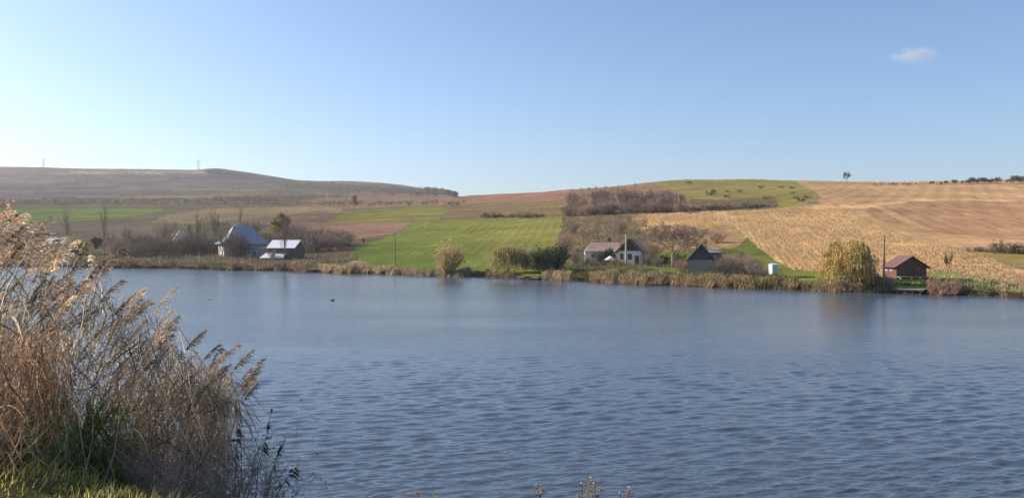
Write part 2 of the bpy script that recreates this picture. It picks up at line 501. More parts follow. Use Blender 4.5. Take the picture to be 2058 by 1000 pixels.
# broad tonal drift between neighbouring plots (soil and crop colour)
drift = 0.86 + 0.28 * vnoise(XX * 0.018, DEP * 0.05, 3)
CL *= drift[..., None]
gi = names.index("green_field"); mk = REG == gi
tg = np.clip((PXC - 760) / 330 * 0.65 + (520 - YI) / 80 * 0.35, 0, 1)[..., None]
CL = np.where(mk[..., None], (lin((112, 124, 58)) * (1 - tg) + lin((144, 134, 70)) * tg) * drift[..., None], CL)
hi = names.index("hill"); mk = REG == hi
# long narrow strip plots that follow the contour of the far hill
band = vnoise(PXC * 0.010 + 3 * vnoise(PXC * 0.02, YI * 0.1, 9), YI * 0.30, 5)
band2 = vnoise(PXC * 0.022, YI * 0.55, 6)
fac = (0.58 + 0.60 * band + 0.30 * band2)[..., None]
tint = 0.90 * np.stack([1.07 + 0.14 * (band2 - .5), 1.03 + 0 * band, 0.95 - 0.22 * (band2 - .5)], -1)
CL = np.where(mk[..., None], CL * fac * tint, CL)
CL[(kk <= 1)] = lin((66, 54, 42))          # bank face coloured darker brown along the waterline
CL *= GAIN

def field_mat(name, speck=0.0, speck_col=(0.5, 0.4, 0.25), speck_scale=1.2, rowdir=None, period=3.0, rowstr=0.0, tuft=0.25, far=0.10, dark=(0.10, 0.06, 0.035)):
    m, t, out = new_mat(name); k = NT(t)
    at = k.n("Attribute", attribute_name="Col").outputs["Color"]
    pos = k.n("NewGeometry").outputs["Position"]
    n_big = k.noise(pos, 0.035, 3); n_mid = k.noise(pos, 0.28, 3, 0.6); n_fine = k.noise(pos, 1.6, 3, 0.65)
    f = k.math('MULTIPLY', k.ramp(n_big, 0.3, 0.7, 0.86, 1.14), k.ramp(n_mid, 0.3, 0.7, 1 - tuft * 0.6, 1 + tuft * 0.6))
    f = k.math('MULTIPLY', f, k.ramp(n_fine, 0.3, 0.7, 1 - tuft * 1.3, 1 + tuft * 1.3))
    n_far = k.noise(k.n("Mapping", {"Vector": pos, "Scale": (0.035, 0.10, 0.30)}).outputs[0], 1.0, 5, 0.65)
    f = k.math('MULTIPLY', f, k.ramp(n_far, 0.32, 0.68, 1 - far, 1 + far))
    h = n_fine
    if rowdir is not None:
        mp = k.n("Mapping", {"Vector": pos, "Rotation": (0, 0, -rowdir)}).outputs[0]
        sp = k.n("SeparateXYZ", {0: mp})
        wob = k.math('MULTIPLY', k.noise(pos, 0.06, 2), 2.4)
        ph = k.math('ADD', k.math('MULTIPLY', sp.outputs[1], 2 * math.pi / period), wob)
        sn = k.math('SINE', ph)
        gate = k.ramp(k.noise(pos, 0.02, 2), 0.35, 0.65, 0.3, 1.0)
        f = k.math('MULTIPLY', f, k.math('ADD', 1.0, k.math('MULTIPLY', k.math('MULTIPLY', sn, rowstr), gate)))
        # occasional broad tracks between sowing passes
        ph2 = k.math('ADD', k.math('MULTIPLY', sp.outputs[1], 2 * math.pi / (period * 7.3)), k.math('MULTIPLY', wob, 0.6))
        s2 = k.ramp(k.math('SINE', ph2), 0.86, 1.0, 1.0, 1.0 + rowstr * 1.1)
        f = k.math('MULTIPLY', f, s2)
    c = k.scale(at, f)
    # hue drift: greener / drier patches
    c = k.mixc(k.ramp(k.noise(pos, 0.09, 3), 0.45, 0.75, 0.0, 0.35), c, k.scale(k.mixc(1.0, c, (0.95, 1.02, 0.82), 'MULTIPLY'), 0.92))
    if speck:
        vo = k.n("TexVoronoi", {"Vector": k.n("Mapping", {"Vector": pos, "Scale": (1.0, 0.6, 1.0)}).outputs[0], "Scale": speck_scale})
        sp2 = k.ramp(k.noise(pos, speck_scale * 1.9, 2, 0.7), 0.50, 0.62)
        patch = k.ramp(k.noise(pos, 0.11, 3), 0.35, 0.6, 0.35, 1.0)
        c = k.mixc(k.math('MULTIPLY', k.math('MULTIPLY', sp2, patch), speck), c, speck_col)
        sp3 = k.ramp(k.noise(pos, speck_scale * 1.1, 2, 0.7), 0.53, 0.66)
        c = k.mixc(k.math('MULTIPLY', sp3, speck * 0.55), c, dark)
    b = k.n("BsdfDiffuse", {"Color": c, "Roughness": 0.9})
    bp = k.n("Bump", {"Height": h, "Strength": 0.5, "Distance": 0.25})
    t.links.new(bp.outputs[0], b.inputs["Normal"])
    t.links.new(b.outputs[0], out.inputs[0])
    return m

def rowdir(p, q):
    a_, b_ = at_img(*p), at_img(*q)
    return math.atan2(b_[1] - a_[1], b_[0] - a_[0])
FM = {
    "hill": field_mat("hill_grass", tuft=0.42, far=0.34),
    "meadow": field_mat("meadow_grass", tuft=0.40, far=0.22),
    "crop_strip": field_mat("crop_strip_green", tuft=0.12),
    "fallow_field": field_mat("fallow_soil", tuft=0.28, rowdir=rowdir((600, 470), (780, 462)), period=4.0, rowstr=0.10),
    "tan_field": field_mat("tan_stubble", tuft=0.28, far=0.16),
    "olive_field": field_mat("olive_grass", tuft=0.26, far=0.14),
    "green_field": field_mat("winter_wheat", tuft=0.22, rowdir=rowdir((1095, 520), (1126, 445)), period=3.2, rowstr=0.10),
    "ploughed_field": field_mat("ploughed_soil", tuft=0.26, rowdir=rowdir((1720, 410), (1880, 480)), period=6.5, rowstr=0.11),
    "garden": field_mat("garden_soil", tuft=0.38, rowdir=rowdir((1160, 500), (1170, 445)), period=4.5, rowstr=0.14),
    "pasture": field_mat("pasture_grass", tuft=0.32, far=0.22),
    "stubble_field": field_mat("maize_stubble", speck=0.55, speck_col=(0.62, 0.47, 0.28), speck_scale=0.9, tuft=0.22,
                               rowdir=rowdir((1710, 432), (1860, 492)), period=3.2, rowstr=0.13, dark=(0.26, 0.14, 0.075)),
    "yard": field_mat("yard_grass", tuft=0.38),
}
LAB = {"hill": "long far brown hillside of narrow strip plots", "green_field": "bright green sown field sloping to the lake",
       "stubble_field": "golden maize stubble field on the right slope"}
nr, nc = DEP.shape
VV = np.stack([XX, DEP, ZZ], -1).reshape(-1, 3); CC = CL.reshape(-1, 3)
ii = (np.arange(nr - 1)[:, None] * nc + np.arange(nc - 1)[None])
QF = np.stack([ii, ii + 1, ii + nc + 1, ii + nc], -1).reshape(-1, 4)
QR = REG[:-1, :-1].reshape(-1)
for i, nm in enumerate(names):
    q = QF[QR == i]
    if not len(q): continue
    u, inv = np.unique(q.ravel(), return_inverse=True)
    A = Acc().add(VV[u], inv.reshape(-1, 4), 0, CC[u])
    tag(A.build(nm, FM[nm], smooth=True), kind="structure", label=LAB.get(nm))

# ------------------------------------------------------------------ near bank the photographer stands on
EDGE_X = [-30, -8, -4.3, -3.1, -2.2, -1.0, 0.6, 10, 30]
EDGE_Y = [6.9, 6.6, 6.1, 5.6, 5.0, 4.3, 3.2, 3.0, 3.0]
def near_ground(X, Y):
    X = np.asarray(X, float); Y = np.asarray(Y, float)
    over = np.maximum(Y - np.interp(X, EDGE_X, EDGE_Y), 0)
    s = 0.55 * (np.sqrt(over ** 2 + 0.25) - 0.5)
    return 5.28 - s + 0.035 * np.sin(X * 2.1 + Y) * np.sin(Y * 1.7) + 0.02 * np.sin(X * 5.3 - Y * 4.1)
gx = np.concatenate([np.linspace(-90, -12, 14), np.arange(-11.5, 11.6, 0.25), np.linspace(12, 90, 14)])
gy = np.concatenate([np.linspace(-60, -1, 12), np.arange(0, 20.1, 0.25)])
MX, MY = np.meshgrid(gx, gy)
MZ = near_ground(MX, MY)
n0, n1 = MX.shape
ii = (np.arange(n0 - 1)[:, None] * n1 + np.arange(n1 - 1)[None])
bankcol = np.tile(lin((92, 84, 52)), (MX.size, 1))
A = Acc().add(np.stack([MX, MY, MZ], -1), np.stack([ii, ii + 1, ii + n1 + 1, ii + n1], -1).reshape(-1, 4), 0, bankcol)
tag(A.build("lake_bank", field_mat("bank_turf", tuft=0.4), smooth=True), kind="structure")

# ------------------------------------------------------------------ the lake: one rippled sheet
wcols = np.concatenate([np.linspace(-1500, -140, 20), np.arange(-120, 2190, 3.2), np.linspace(2230, 3600, 20)])
wd = depth_at_level(np.concatenate([np.arange(1650, 1060, -14.0), np.arange(1060, 700, -0.95), np.arange(700, 545, -1.0), np.arange(545, 528, -1.0)]), 0.0)
WPX, WD = np.meshgrid(wcols, wd)
WX = (WPX - W0 / 2) / FPX * WD
WZ = np.zeros_like(WX)
wr = np.random.default_rng(11)
pxstep = WD * WD / (7 * FPX) * 1.0
gust = 0.35 + 1.2 * vnoise(WX * 0.035 + 10, WD * 0.05, 21)
for i in range(90):
    lam = 0.15 * (1.35 / 0.15) ** wr.random()
    th = R(90 + 14) + wr.normal(0, R(18))
    kx, ky = 2 * math.pi / lam * math.cos(th), 2 * math.pi / lam * math.sin(th)
    slope = 0.0175 * (lam / 0.6) ** -0.35
    amp = slope * lam / (2 * math.pi)
    ok = np.clip((lam - 2.4 * pxstep) / (1.5 * pxstep), 0, 1)
    grp = 0.05 + 1.9 * vnoise(WX * 0.22 / lam ** 0.5 + 7 * i, WD * 0.16 / lam ** 0.5 + 3 * i, i)
    WZ += (1 + 0.5 * np.clip((48 - WD) / 30, 0, 1)) * amp * ok * grp * gust * np.sin(kx * WX + ky * WD + wr.random() * 6.28)
n0, n1 = WX.shape
ii = (np.arange(n0 - 1)[:, None] * n1 + np.arange(n1 - 1)[None])
A = Acc().add(np.stack([WX, WD, WZ], -1), np.stack([ii, ii + 1, ii + n1 + 1, ii + n1], -1).reshape(-1, 4))
m, t, out = new_mat("lake_water"); k = NT(t)
pos = k.n("NewGeometry").outputs["Position"]
v1 = k.n("Mapping", {"Vector": pos, "Rotation": (0, 0, R(-14)), "Scale": (0.45, 1.5, 1)}).outputs[0]
v2 = k.n("Mapping", {"Vector": pos, "Rotation": (0, 0, R(17)), "Scale": (0.6, 1.3, 1)}).outputs[0]
h1 = k.noise(v1, 2.4, 3, 0.6); h2 = k.noise(v2, 4.5, 2, 0.55)
hh = k.math('ADD', h1, k.math('MULTIPLY', h2, 0.30))
gu = k.ramp(k.noise(k.n("Mapping", {"Vector": pos, "Scale": (0.02, 0.06, 1)}).outputs[0], 1.0, 3), 0.3, 0.7, 0.30, 1.2)
bp = k.n("Bump", {"Height": k.math('MULTIPLY', hh, gu), "Strength": 1.0, "Distance": 0.038})
b = k.n("BsdfPrincipled", {"Base Color": (0.066, 0.088, 0.117, 1), "Roughness": 0.15, "IOR": 1.333})
t.links.new(bp.outputs[0], b.inputs["Normal"])
t.links.new(b.outputs[0], out.inputs[0])
tag(A.build("lake", m, smooth=True), kind="structure", label="wide rippled blue grey lake")

# ------------------------------------------------------------------ haze: one closed box of even air
HZ = Acc().box(-3700, 3100, -80, 3400, -5, 244)
m, t, out = new_mat("haze_air"); k = NT(t)
vp = k.n("VolumePrincipled", {"Color": (0.95, 0.94, 0.97, 1), "Density": 0.00012, "Anisotropy": 0.3})
t.links.new(vp.outputs[0], out.inputs["Volume"])
tag(HZ.build("haze", m), kind="stuff")
# ------------------------------------------------------------------ plants: builders
M_BARK = mat_bark("bark_grey_brown", (0.17, 0.13, 0.10))
M_BARKP = mat_bark("bark_pale", (0.36, 0.30, 0.24))
M_TWIG = mat_leaf("twigs", None, transl=0.15, var=0.25, nscale=0.5, rand=0.18)
M_LEAF = mat_leaf("leaves", None, transl=0.35, var=0.40, nscale=0.9, rand=0.15)
M_DRY = mat_leaf("dry_reed_leaf", None, transl=0.45, var=0.40, nscale=3.0, rand=0.38)

def unit(v): return v / (np.linalg.norm(v, axis=-1, keepdims=True) + 1e-9)

def grow(r, H, trunk=0.58, nch=(8, 6, 5, 4), ang=(0.75, 0.7, 0.7, 0.7), ratio=(0.62, 0.55, 0.5, 0.45), up=0.25, wob=0.22, r0=0.022, tmin=0.35, droop=0.0):
    """vectorised branching skeleton. returns list per level of (P (N,5,3), R (N,5))"""
    levels = []
    st = np.zeros((1, 3)); d = unit(np.array([[r.normal(0, .05), r.normal(0, .05), 1.0]])); L = np.array([H * trunk if trunk > 0 else H * 0.5]); rad = np.array([H * r0])
    for lv in range(len(nch) + 1):
        N = len(st); P = np.zeros((N, 5, 3)); P[:, 0] = st; cur = d.copy()
        for s in range(1, 5):
            cur = unit(cur + r.normal(0, wob * (0.5 if lv == 0 else 1), (N, 3)) * 0.6 + np.array([0, 0, (up if lv else 0.1) - droop * (lv >= 2)]) * 0.35)
            P[:, s] = P[:, s - 1] + cur * (L / 4)[:, None]
        tip = 0.35 if lv < len(nch) else 0.2
        Rr = rad[:, None] * np.linspace(1, tip, 5)[None]
        levels.append((P, Rr))
        if lv == len(nch): break
        n = nch[lv]
        t = tmin + (1 - tmin) * (np.arange(n)[None] + r.random((N, n))) / n
        if lv == 0: t = np.clip(0.30 + 0.70 * (np.arange(n)[None] + r.random((N, n))) / n, 0, 1)
        f = np.clip(t * 4, 0, 3.999); i = f.astype(int); w = (f - i)[..., None]
        pi = np.arange(N)[:, None]
        st2 = P[pi, i] * (1 - w) + P[pi, i + 1] * w
        dd_ = unit(P[pi, i + 1] - P[pi, i])
        az = r.random((N, n)) * 6.283
        u = unit(np.cross(dd_, np.array([0.3, 0.5, 0.81]))); v = np.cross(dd_, u)
        a = ang[lv] * (0.6 + 0.8 * r.random((N, n)))
        nd = dd_ * np.cos(a)[..., None] + (u * np.cos(az)[..., None] + v * np.sin(az)[..., None]) * np.sin(a)[..., None]
        nd = unit(nd + np.array([0, 0, up * 0.6]))
        L = ((H * 0.42 if lv == 0 else L[:, None]) * (ratio[lv] if lv else 1.0) * (1.15 - 0.55 * t) * (0.7 + 0.6 * r.random((N, n)))).reshape(-1)
        rad = (rad[:, None] * np.linspace(1, .4, 5)[None][:, i.reshape(-1) % 5].reshape(1, -1)[:, :N * n].reshape(N, n) * 0.55).reshape(-1)
        st = st2.reshape(-1, 3); d = nd.reshape(-1, 3)
    return levels

def perp(P, r):
    T = unit(P[:, -1] - P[:, 0]); return unit(np.cross(T, r.normal(0, 1, T.shape)))

def quads(A, C, size, r, mi, col, flat=0.3):
    """leaf cards: centres C (N,3), sizes (N,)"""
    N = len(C); a = unit(r.normal(0, 1, (N, 3))); b = unit(np.cross(a, r.normal(0, 1, (N, 3))))
    s = np.broadcast_to(size, (N,))[:, None]
    V = np.stack([C - a * s * .5 - b * s * .22, C + a * s * .05 - b * s * .34, C + a * s * .5 + b * s * .05, C - a * s * .1 + b * s * .34], 1).reshape(-1, 3)
    F = np.arange(N * 4).reshape(N, 4)
    return A.add(V, F, mi, np.repeat(col, 4, 0))

def jcol(base, N, r, v=0.25, alt=None, p=0.0):
    c = np.tile(np.asarray(base, float), (N, 1)) * (1 + v * (r.random((N, 1)) * 2 - 1))
    if alt is not None:
        m = r.random(N) < p
        c[m] = np.asarray(alt, float) * (1 + v * (r.random((m.sum(), 1)) * 2 - 1))
    return c

def tree_proto(name, seed, H, kind, twig=(0.20, 0.15, 0.11), leaf=None, leafn=0, leafs=0.3, twigw=0.045, alt=None, altp=0.0, bark=None, **kw):
    """an Empty with children trunk and crown (unit built at its real height H)"""
    r = np.random.default_rng(seed)
    lv = grow(r, H, **kw)
    root = thing(name, None, None)
    A = Acc(); A.tubes(*lv[0], sides=7); A.tubes(*lv[1], sides=5)
    top = max(p[..., 2].max() for p, _ in lv)
    k = H / top
    B = Acc()
    for P, Rr in lv[2:3]: B.tubes(P, np.maximum(Rr, 0.012), sides=3, mi=0, col=jcol(twig, len(P), r))
    for P, Rr in lv[3:]:
        W = np.maximum(Rr * 2, twigw) * np.linspace(1, 0.45, 5)[None]
        B.ribbons(P, W, perp(P, r), 0, jcol(twig, len(P), r))
    if leaf is not None and leafn:
        P = lv[-1][0]; idx = r.integers(0, len(P), leafn); t = r.integers(1, 5, leafn)
        C = P[idx, t] + r.normal(0, leafs * 0.7, (leafn, 3))
        quads(B, C, leafs * (0.6 + 0.8 * r.random(leafn)), r, 1, jcol(leaf, leafn, r, 0.3, alt, altp))
    for acc in (A, B): acc.V = [v * k for v in acc.V]
    A.build("trunk", bark or M_BARK, root, smooth=True)
    B.build("crown", [M_TWIG, M_LEAF], root)
    root["h"] = H
    return root

def willow_proto(name, seed, H, Wd, col, alt, strands=900, twig=(0.24, 0.17, 0.08)):
    """round weeping crown: limbs, then hanging leafy strands over the whole dome"""
    r = np.random.default_rng(seed)
    root = thing(name, None, None)
    lv = grow(r, H * 0.92, trunk=0.34, nch=(9, 6, 5), ang=(0.8, 0.7, 0.7), up=0.25)
    A = Acc(); A.tubes(*lv[0], sides=7); A.tubes(*lv[1], sides=5)
    B = Acc(); B.tubes(lv[2][0], np.maximum(lv[2][1], .012), sides=3, mi=0, col=jcol(twig, len(lv[2][0]), r))
    # strand start points: clumped on shells of the dome
    nc_ = 95
    th = r.random(nc_) * 6.283; ph = np.arccos(r.random(nc_) * 0.95); rr = 0.55 + 0.45 * r.random(nc_) ** 0.5
    cen = np.stack([np.cos(th) * np.sin(ph) * Wd / 2 * rr * (0.8 + .35 * r.random(nc_)), np.sin(th) * np.sin(ph) * Wd / 2 * rr, H * (0.40 + 0.58 * np.cos(ph) * rr)], -1)
    pick = r.integers(0, nc_, strands)
    st = cen[pick] + r.normal(0, 0.30, (strands, 3)) * np.array([Wd * .16, Wd * .16, H * .09])
    L = np.minimum(H * (0.12 + 0.26 * r.random(strands)), np.maximum(st[:, 2] - H * 0.06 - H * 0.12 * r.random(strands), 0.3))
    out = unit(st * np.array([1, 1, 0]))
    s = np.linspace(0, 1, 6)
    P = st[:, None, :] + out[:, None, :] * (s * (1 - 0.4 * s))[None, :, None] * (L * 0.28)[:, None, None] + np.array([0, 0, -1.0]) * (s ** 1.25)[None, :, None] * L[:, None, None]
    P += r.normal(0, 0.02 * H / 7, P.shape) * s[None, :, None]
    W = (0.05 + 0.06 * r.random((strands, 1))) * np.array([0.5, 0.9, 1.0, 0.9, 0.7, 0.25])[None] * (H / 7)
    C = jcol(col, strands, r, 0.30, alt, 0.30)
    B.ribbons(P, W, perp(P, r), 1, C)
    # leaves along the strands
    n = strands * 6; ii_ = r.integers(0, strands, n); tt_ = r.integers(1, 6, n)
    quads(B, P[ii_, tt_] + r.normal(0, 0.07, (n, 3)), 0.26 * H / 7 * (0.5 + r.random(n)), r, 1, jcol(col, n, r, 0.3, alt, 0.3))
    A.build("trunk", M_BARK, root, smooth=True); B.build("crown", [M_TWIG, M_LEAF], root)
    root["h"] = H
    return root

def bush_proto(name, seed, H, Wd, twig, leaf=None, leafn=0, leafs=0.25, stems=16, twigw=0.035, alt=None, altp=0.0):
    """many stems from the ground, twiggy, optional leaves"""
    r = np.random.default_rng(seed)
    root = thing(name, None, None)
    az = r.random(stems) * 6.283; sp = (r.random(stems) ** 0.6)
    s = np.linspace(0, 1, 5)
    d = np.stack([np.cos(az) * sp * Wd * .5, np.sin(az) * sp * Wd * .5, H * (0.72 + 0.28 * r.random(stems)) * (1 - 0.28 * sp)], -1)
    P = np.stack([np.cos(az) * sp * Wd * .12, np.sin(az) * sp * Wd * .12, 0 * az], -1)[:, None] + d[:, None] * (np.stack([s ** 0.85, s ** 0.85, s], -1))[None]
    P += r.normal(0, 0.02 * H, P.shape) * s[None, :, None]
    A = Acc(); A.tubes(P, 0.035 * H / 3 * np.linspace(1, .35, 5)[None], sides=4)
    B = Acc(); cur = P; 
    for lev, n in enumerate((9, 5)):
        N = len(cur); t = 0.2 + 0.8 * r.random((N, n)); f = np.clip(t * 4, 0, 3.99); i = f.astype(int); w = (f - i)[..., None]; pi = np.arange(N)[:, None]
        st = (cur[pi, i] * (1 - w) + cur[pi, i + 1] * w).reshape(-1, 3)
        dr = unit(np.repeat(unit(cur[:, -1] - cur[:, 0]), n, 0) + r.normal(0, 0.55, (N * n, 3)) + np.array([0, 0, 0.15]))
        L = H * (0.26 if lev == 0 else 0.15) * (0.5 + r.random(N * n))
        cur = st[:, None] + dr[:, None] * (s[None, :, None] * L[:, None, None]) + r.normal(0, 0.012 * H, (N * n, 5, 3)) * s[None, :, None]
        B.ribbons(cur, twigw * (1.0 if lev == 0 else 0.8) * np.linspace(1, .4, 5)[None], perp(cur, r), 0, jcol(twig, N * n, r))
    if leaf is not None and leafn:
        idx = r.integers(0, len(cur), leafn); t = r.integers(0, 5, leafn)
        quads(B, cur[idx, t] + r.normal(0, leafs * .6, (leafn, 3)), leafs * (0.5 + r.random(leafn)), r, 1, jcol(leaf, leafn, r, 0.32, alt, altp))
    A.build("stem", M_BARK, root); B.build("crown", [M_TWIG, M_LEAF], root)
    root["h"] = H
    return root

protos = {}
def park(o):
    """the source of each kind is moved to its first place of use"""
    protos[o.name] = [o, False]; return o
def put(src, px, y_base, y_top=None, h=None, label=None, cat="tree", group=None, wide=1.0, rz=None, at=None):
    p = at if at is not None else at_img(px, y_base)
    H = h if h is not None else (y_base - y_top) * p[1] / FPX
    k = H / src["h"]
    rz = rng.random() * 6.28 if rz is None else rz
    key = src.name
    if key not in protos: protos[key] = [src, False]
    p = np.array([p[0], p[1], p[2] - 0.06])
    if not protos[key][1]:
        protos[key][1] = True
        src.location = p; src.rotation_euler = (0, 0, rz); src.scale = (k * wide, k * wide, k)
        o = src
        if label: o["label"] = label
        if group: o["group"] = group
    else:
        o = copy_tree(src, p, rz, (k * wide, k * wide, k), label, group)
        if not group and "group" in o: del o["group"]
    o["category"] = cat
    return o

GB = (0.32, 0.25, 0.20); RB = (0.38, 0.26, 0.20); DG = (0.185, 0.155, 0.13)
bare = [tree_proto("bare_tree", 100 + i, 8, "bare", twig=c, twigw=0.05) for i, c in enumerate((GB, RB, DG, GB))]
for b_ in bare: b_["h"] = 8
poplar = tree_proto("poplar_tree", 120, 12, "bare", twig=GB, trunk=0.75, nch=(26, 4, 3), ang=(0.45, 0.5, 0.5), ratio=(0.2, 0.5, 0.5), up=0.5, r0=0.010, twigw=0.04)
def scale_limbs(): pass
walnut = tree_proto("walnut_tree", 131, 8.5, "bare", twig=(0.40, 0.28, 0.22), trunk=0.45, nch=(13, 8, 7, 7), ang=(1.0, 0.8, 0.8, 0.8), ratio=(0.62, 0.55, 0.55, 0.55), up=0.14, r0=0.017, bark=M_BARKP, twigw=0.038, leaf=(0.38, 0.23, 0.15), leafn=300, leafs=0.16)
yellow = tree_proto("yellow_tree", 140, 9, "leaf", twig=(0.20, 0.15, 0.07), leaf=(0.33, 0.26, 0.08), leafn=3600, leafs=0.36, alt=(0.24, 0.19, 0.09), altp=0.45)
orange = tree_proto("orange_tree", 141, 7, "leaf", twig=(0.22, 0.14, 0.07), leaf=(0.48, 0.31, 0.13), leafn=2600, leafs=0.40, alt=(0.24, 0.17, 0.07), altp=0.4)
dome = tree_proto("hill_tree", 142, 6, "leaf", twig=(0.11, 0.095, 0.08), leaf=(0.20, 0.175, 0.135), leafn=420, leafs=0.75, nch=(6, 5, 3), ang=(0.8, .7, .7), ratio=(.6, .55, .5), twigw=0.10)
cypress = tree_proto("dark_conifer", 143, 7, "leaf", twig=(0.06, 0.06, 0.04), trunk=0.85, nch=(26, 5, 3), ang=(0.9, .6, .6), ratio=(.3, .5, .5), up=0.3, leaf=(0.035, 0.05, 0.028), leafn=1800, leafs=0.40, r0=0.012)
lone = tree_proto("lone_tree", 144, 9, "bare", twig=(0.20, 0.17, 0.14), nch=(8, 7, 6, 4), twigw=0.07, leaf=(0.20, 0.17, 0.12), leafn=500, leafs=0.5)
willow = willow_proto("willow_tree", 150, 7.5, 7.4, (0.58, 0.44, 0.17), (0.44, 0.31, 0.13), 1250)
willow2 = willow_proto("golden_willow", 151, 5.6, 6.2, (0.44, 0.37, 0.16), (0.33, 0.26, 0.12), 1100)
tanbush = bush_proto("tan_bush", 160, 4.8, 4.4, (0.50, 0.38, 0.19), (0.50, 0.39, 0.18), 3000, 0.24, stems=40)
greenbush = bush_proto("green_bush", 161, 4.3, 4.6, (0.14, 0.14, 0.07), (0.10, 0.135, 0.06), 4200, 0.26, stems=26, alt=(0.13, 0.15, 0.07), altp=0.3)
ivybush = bush_proto("ivy_bush", 162, 4.3, 3.0, (0.05, 0.055, 0.035), (0.035, 0.065, 0.045), 3400, 0.26, stems=26, alt=(0.05, 0.075, 0.05), altp=0.25)
olivebush = bush_proto("olive_bush", 163, 3.5, 4.0, (0.16, 0.14, 0.06), (0.19, 0.17, 0.055), 2200, 0.26, stems=20, alt=(0.13, 0.13, 0.05), altp=0.4)
shrub = [bush_proto("bare_shrub", 170 + i, 3.4, 3.6, c, stems=22, twigw=0.05) for i, c in enumerate((GB, RB, DG))]
scrub = [bush_proto("scrub_bush", 180 + i, 1.8, 2.6, c, c, 260, 0.3, stems=10, twigw=0.06) for i, c in enumerate(((0.26, 0.20, 0.14), (0.34, 0.25, 0.16), (0.20, 0.19, 0.10)))]

# ------------------------------------------------------------------ single trees one can point to
put(willow, 1702, 577, 474, label="largest golden weeping willow, left of the red brown cabin", wide=0.97)
put(willow2, 1022, 550, 485, label="yellowish weeping willow on the lake edge below the green field", wide=1.0)
put(tanbush, 903, 549, 490, label="pale tan upright bush on the bank in front of the green field", cat="bush", wide=0.85)
put(greenbush, 1085, 549, 500, label="leafy green bush between the small willow and the dark ivy bush", cat="bush", wide=0.95)
put(ivybush, 1121, 545, 497, label="very dark green ivy clad bush left of the red roofed house", cat="bush", wide=0.95)
put(walnut, 1352, 536, 441, label="broad reddish bare tree with pale trunk right of the white house", wide=1.5)
put(yellow, 564, 496, 428, label="yellow leaved tree behind the grey metal roofed shed", wide=0.95)
put(orange, 711, 424, 392, label="small orange tree standing alone in the fields left of the green field", wide=0.8)
put(lone, 1702, 367.5, 346, label="lone round tree on the right skyline")
put(olivebush, 150, 514, 484, label="yellow green bush on the left shore behind the reed plumes", cat="bush", wide=1.2)
put(cypress, 197, 512, 477, label="dark evergreen on the left shore beside the yellow green bush", wide=1.1)
put(cypress, 731, 493, 479, label="small dark upright conifer at the left edge of the green field", wide=0.55, cat="bush")
put(scrub[2], 1905, 536, 507, label="small slim bush alone in the stubble right of the cabin", cat="bush", wide=0.35)
put(olivebush, 1745, 560, 538, label="low green bush between the large willow and the tall pole", cat="bush", wide=0.8)
put(greenbush, 1560, 560, 549, label="low dark green weed clump at the foot of the white cabinet", cat="bush", wide=0.8)
# village trees on the left
V = [  # px, base, top, source, width
    (252, 512, 452, bare[2], .9), (285, 514, 462, bare[0], 1.1), (318, 512, 456, bare[1], .9), (340, 505, 440, bare[0], .9), (382, 500, 440, bare[2], .9),
    (412, 505, 432, bare[1], 1.0), (436, 492, 428, bare[2], .9), (455, 476, 436, bare[2], .9), (300, 516, 478, shrub[2], 1.2), (268, 516, 484, shrub[0], 1.2), (350, 512, 474, shrub[0], 1.1),
    (395, 512, 472, shrub[2], 1.1), (428, 512, 470, shrub[0], 1.1), (240, 515, 480, shrub[1], 1.1), (372, 514, 480, shrub[2], 1.0), (490, 470, 442, bare[2], 1.2), (512, 470, 444, shrub[2], 1.2),
    (590, 505, 452, bare[0], .8), (612, 506, 468, shrub[2], 1.1), (640, 504, 466, shrub[0], 1.2), (662, 503, 470, shrub[1], 1.1), (682, 500, 474, shrub[0], 1.0), (626, 508, 476, shrub[0], 1.0),
    (118, 505, 462, bare[0], 1.0), (60, 510, 470, bare[1], 1.0), (86, 512, 478, shrub[0], 1.2), (226, 512, 462, bare[2], .8), (20, 512, 470, bare[0], 1.0), (-30, 514, 465, bare[1], 1.0),
    (462, 514, 474, shrub[0], .9), (452, 516, 462, bare[0], .9), (474, 517, 468, shrub[2], .8), (446, 517, 466, bare[2], 1.1), (467, 517, 458, bare[0], .9), (483, 518, 476, shrub[2], .9), (545, 522, 500, shrub[0], .7), (545, 470, 440, bare[1], .9), (356, 470, 446, bare[1], 1.1), (330, 478, 452, shrub[1], 1.3),
]
_k = {True: 0, False: 0}
ORD = 'first second third fourth fifth sixth seventh eighth ninth tenth eleventh twelfth thirteenth fourteenth fifteenth sixteenth seventeenth eighteenth nineteenth twentieth'.split()
for px, yb, yt, src, w in sorted(V, key=lambda v: v[0]):
    sh = src in shrub; nth = ORD[_k[sh]]; _k[sh] += 1
    put(src, px, yb, yt, label=f"{nth} bare shrub from the left among the left village gardens" if sh else f"{nth} leafless broad tree from the left among the left village gardens",
        cat="bush" if sh else "tree", group="bare shrubs of the left village" if sh else "bare trees of the left village", wide=w)
for px, yb, yt, lb in [(209, 516, 402, "tallest thin bare poplar rising above the left reeds"), (137, 514, 408, "thin bare poplar furthest left on the far shore"),
                       (398, 515, 418, "thin bare poplar between the small white gable and the blue roofed house"), (571, 540, 418, "thin bare poplar in front of the grey metal roofed shed"),
                       (432, 500, 412, "slender bare poplar rising just left of the blue roofed house"), (482, 474, 404, "slender bare poplar rising behind the ridge of the blue roofed house")]:
    put(poplar, px, yb, yt, label=lb, wide=0.8)
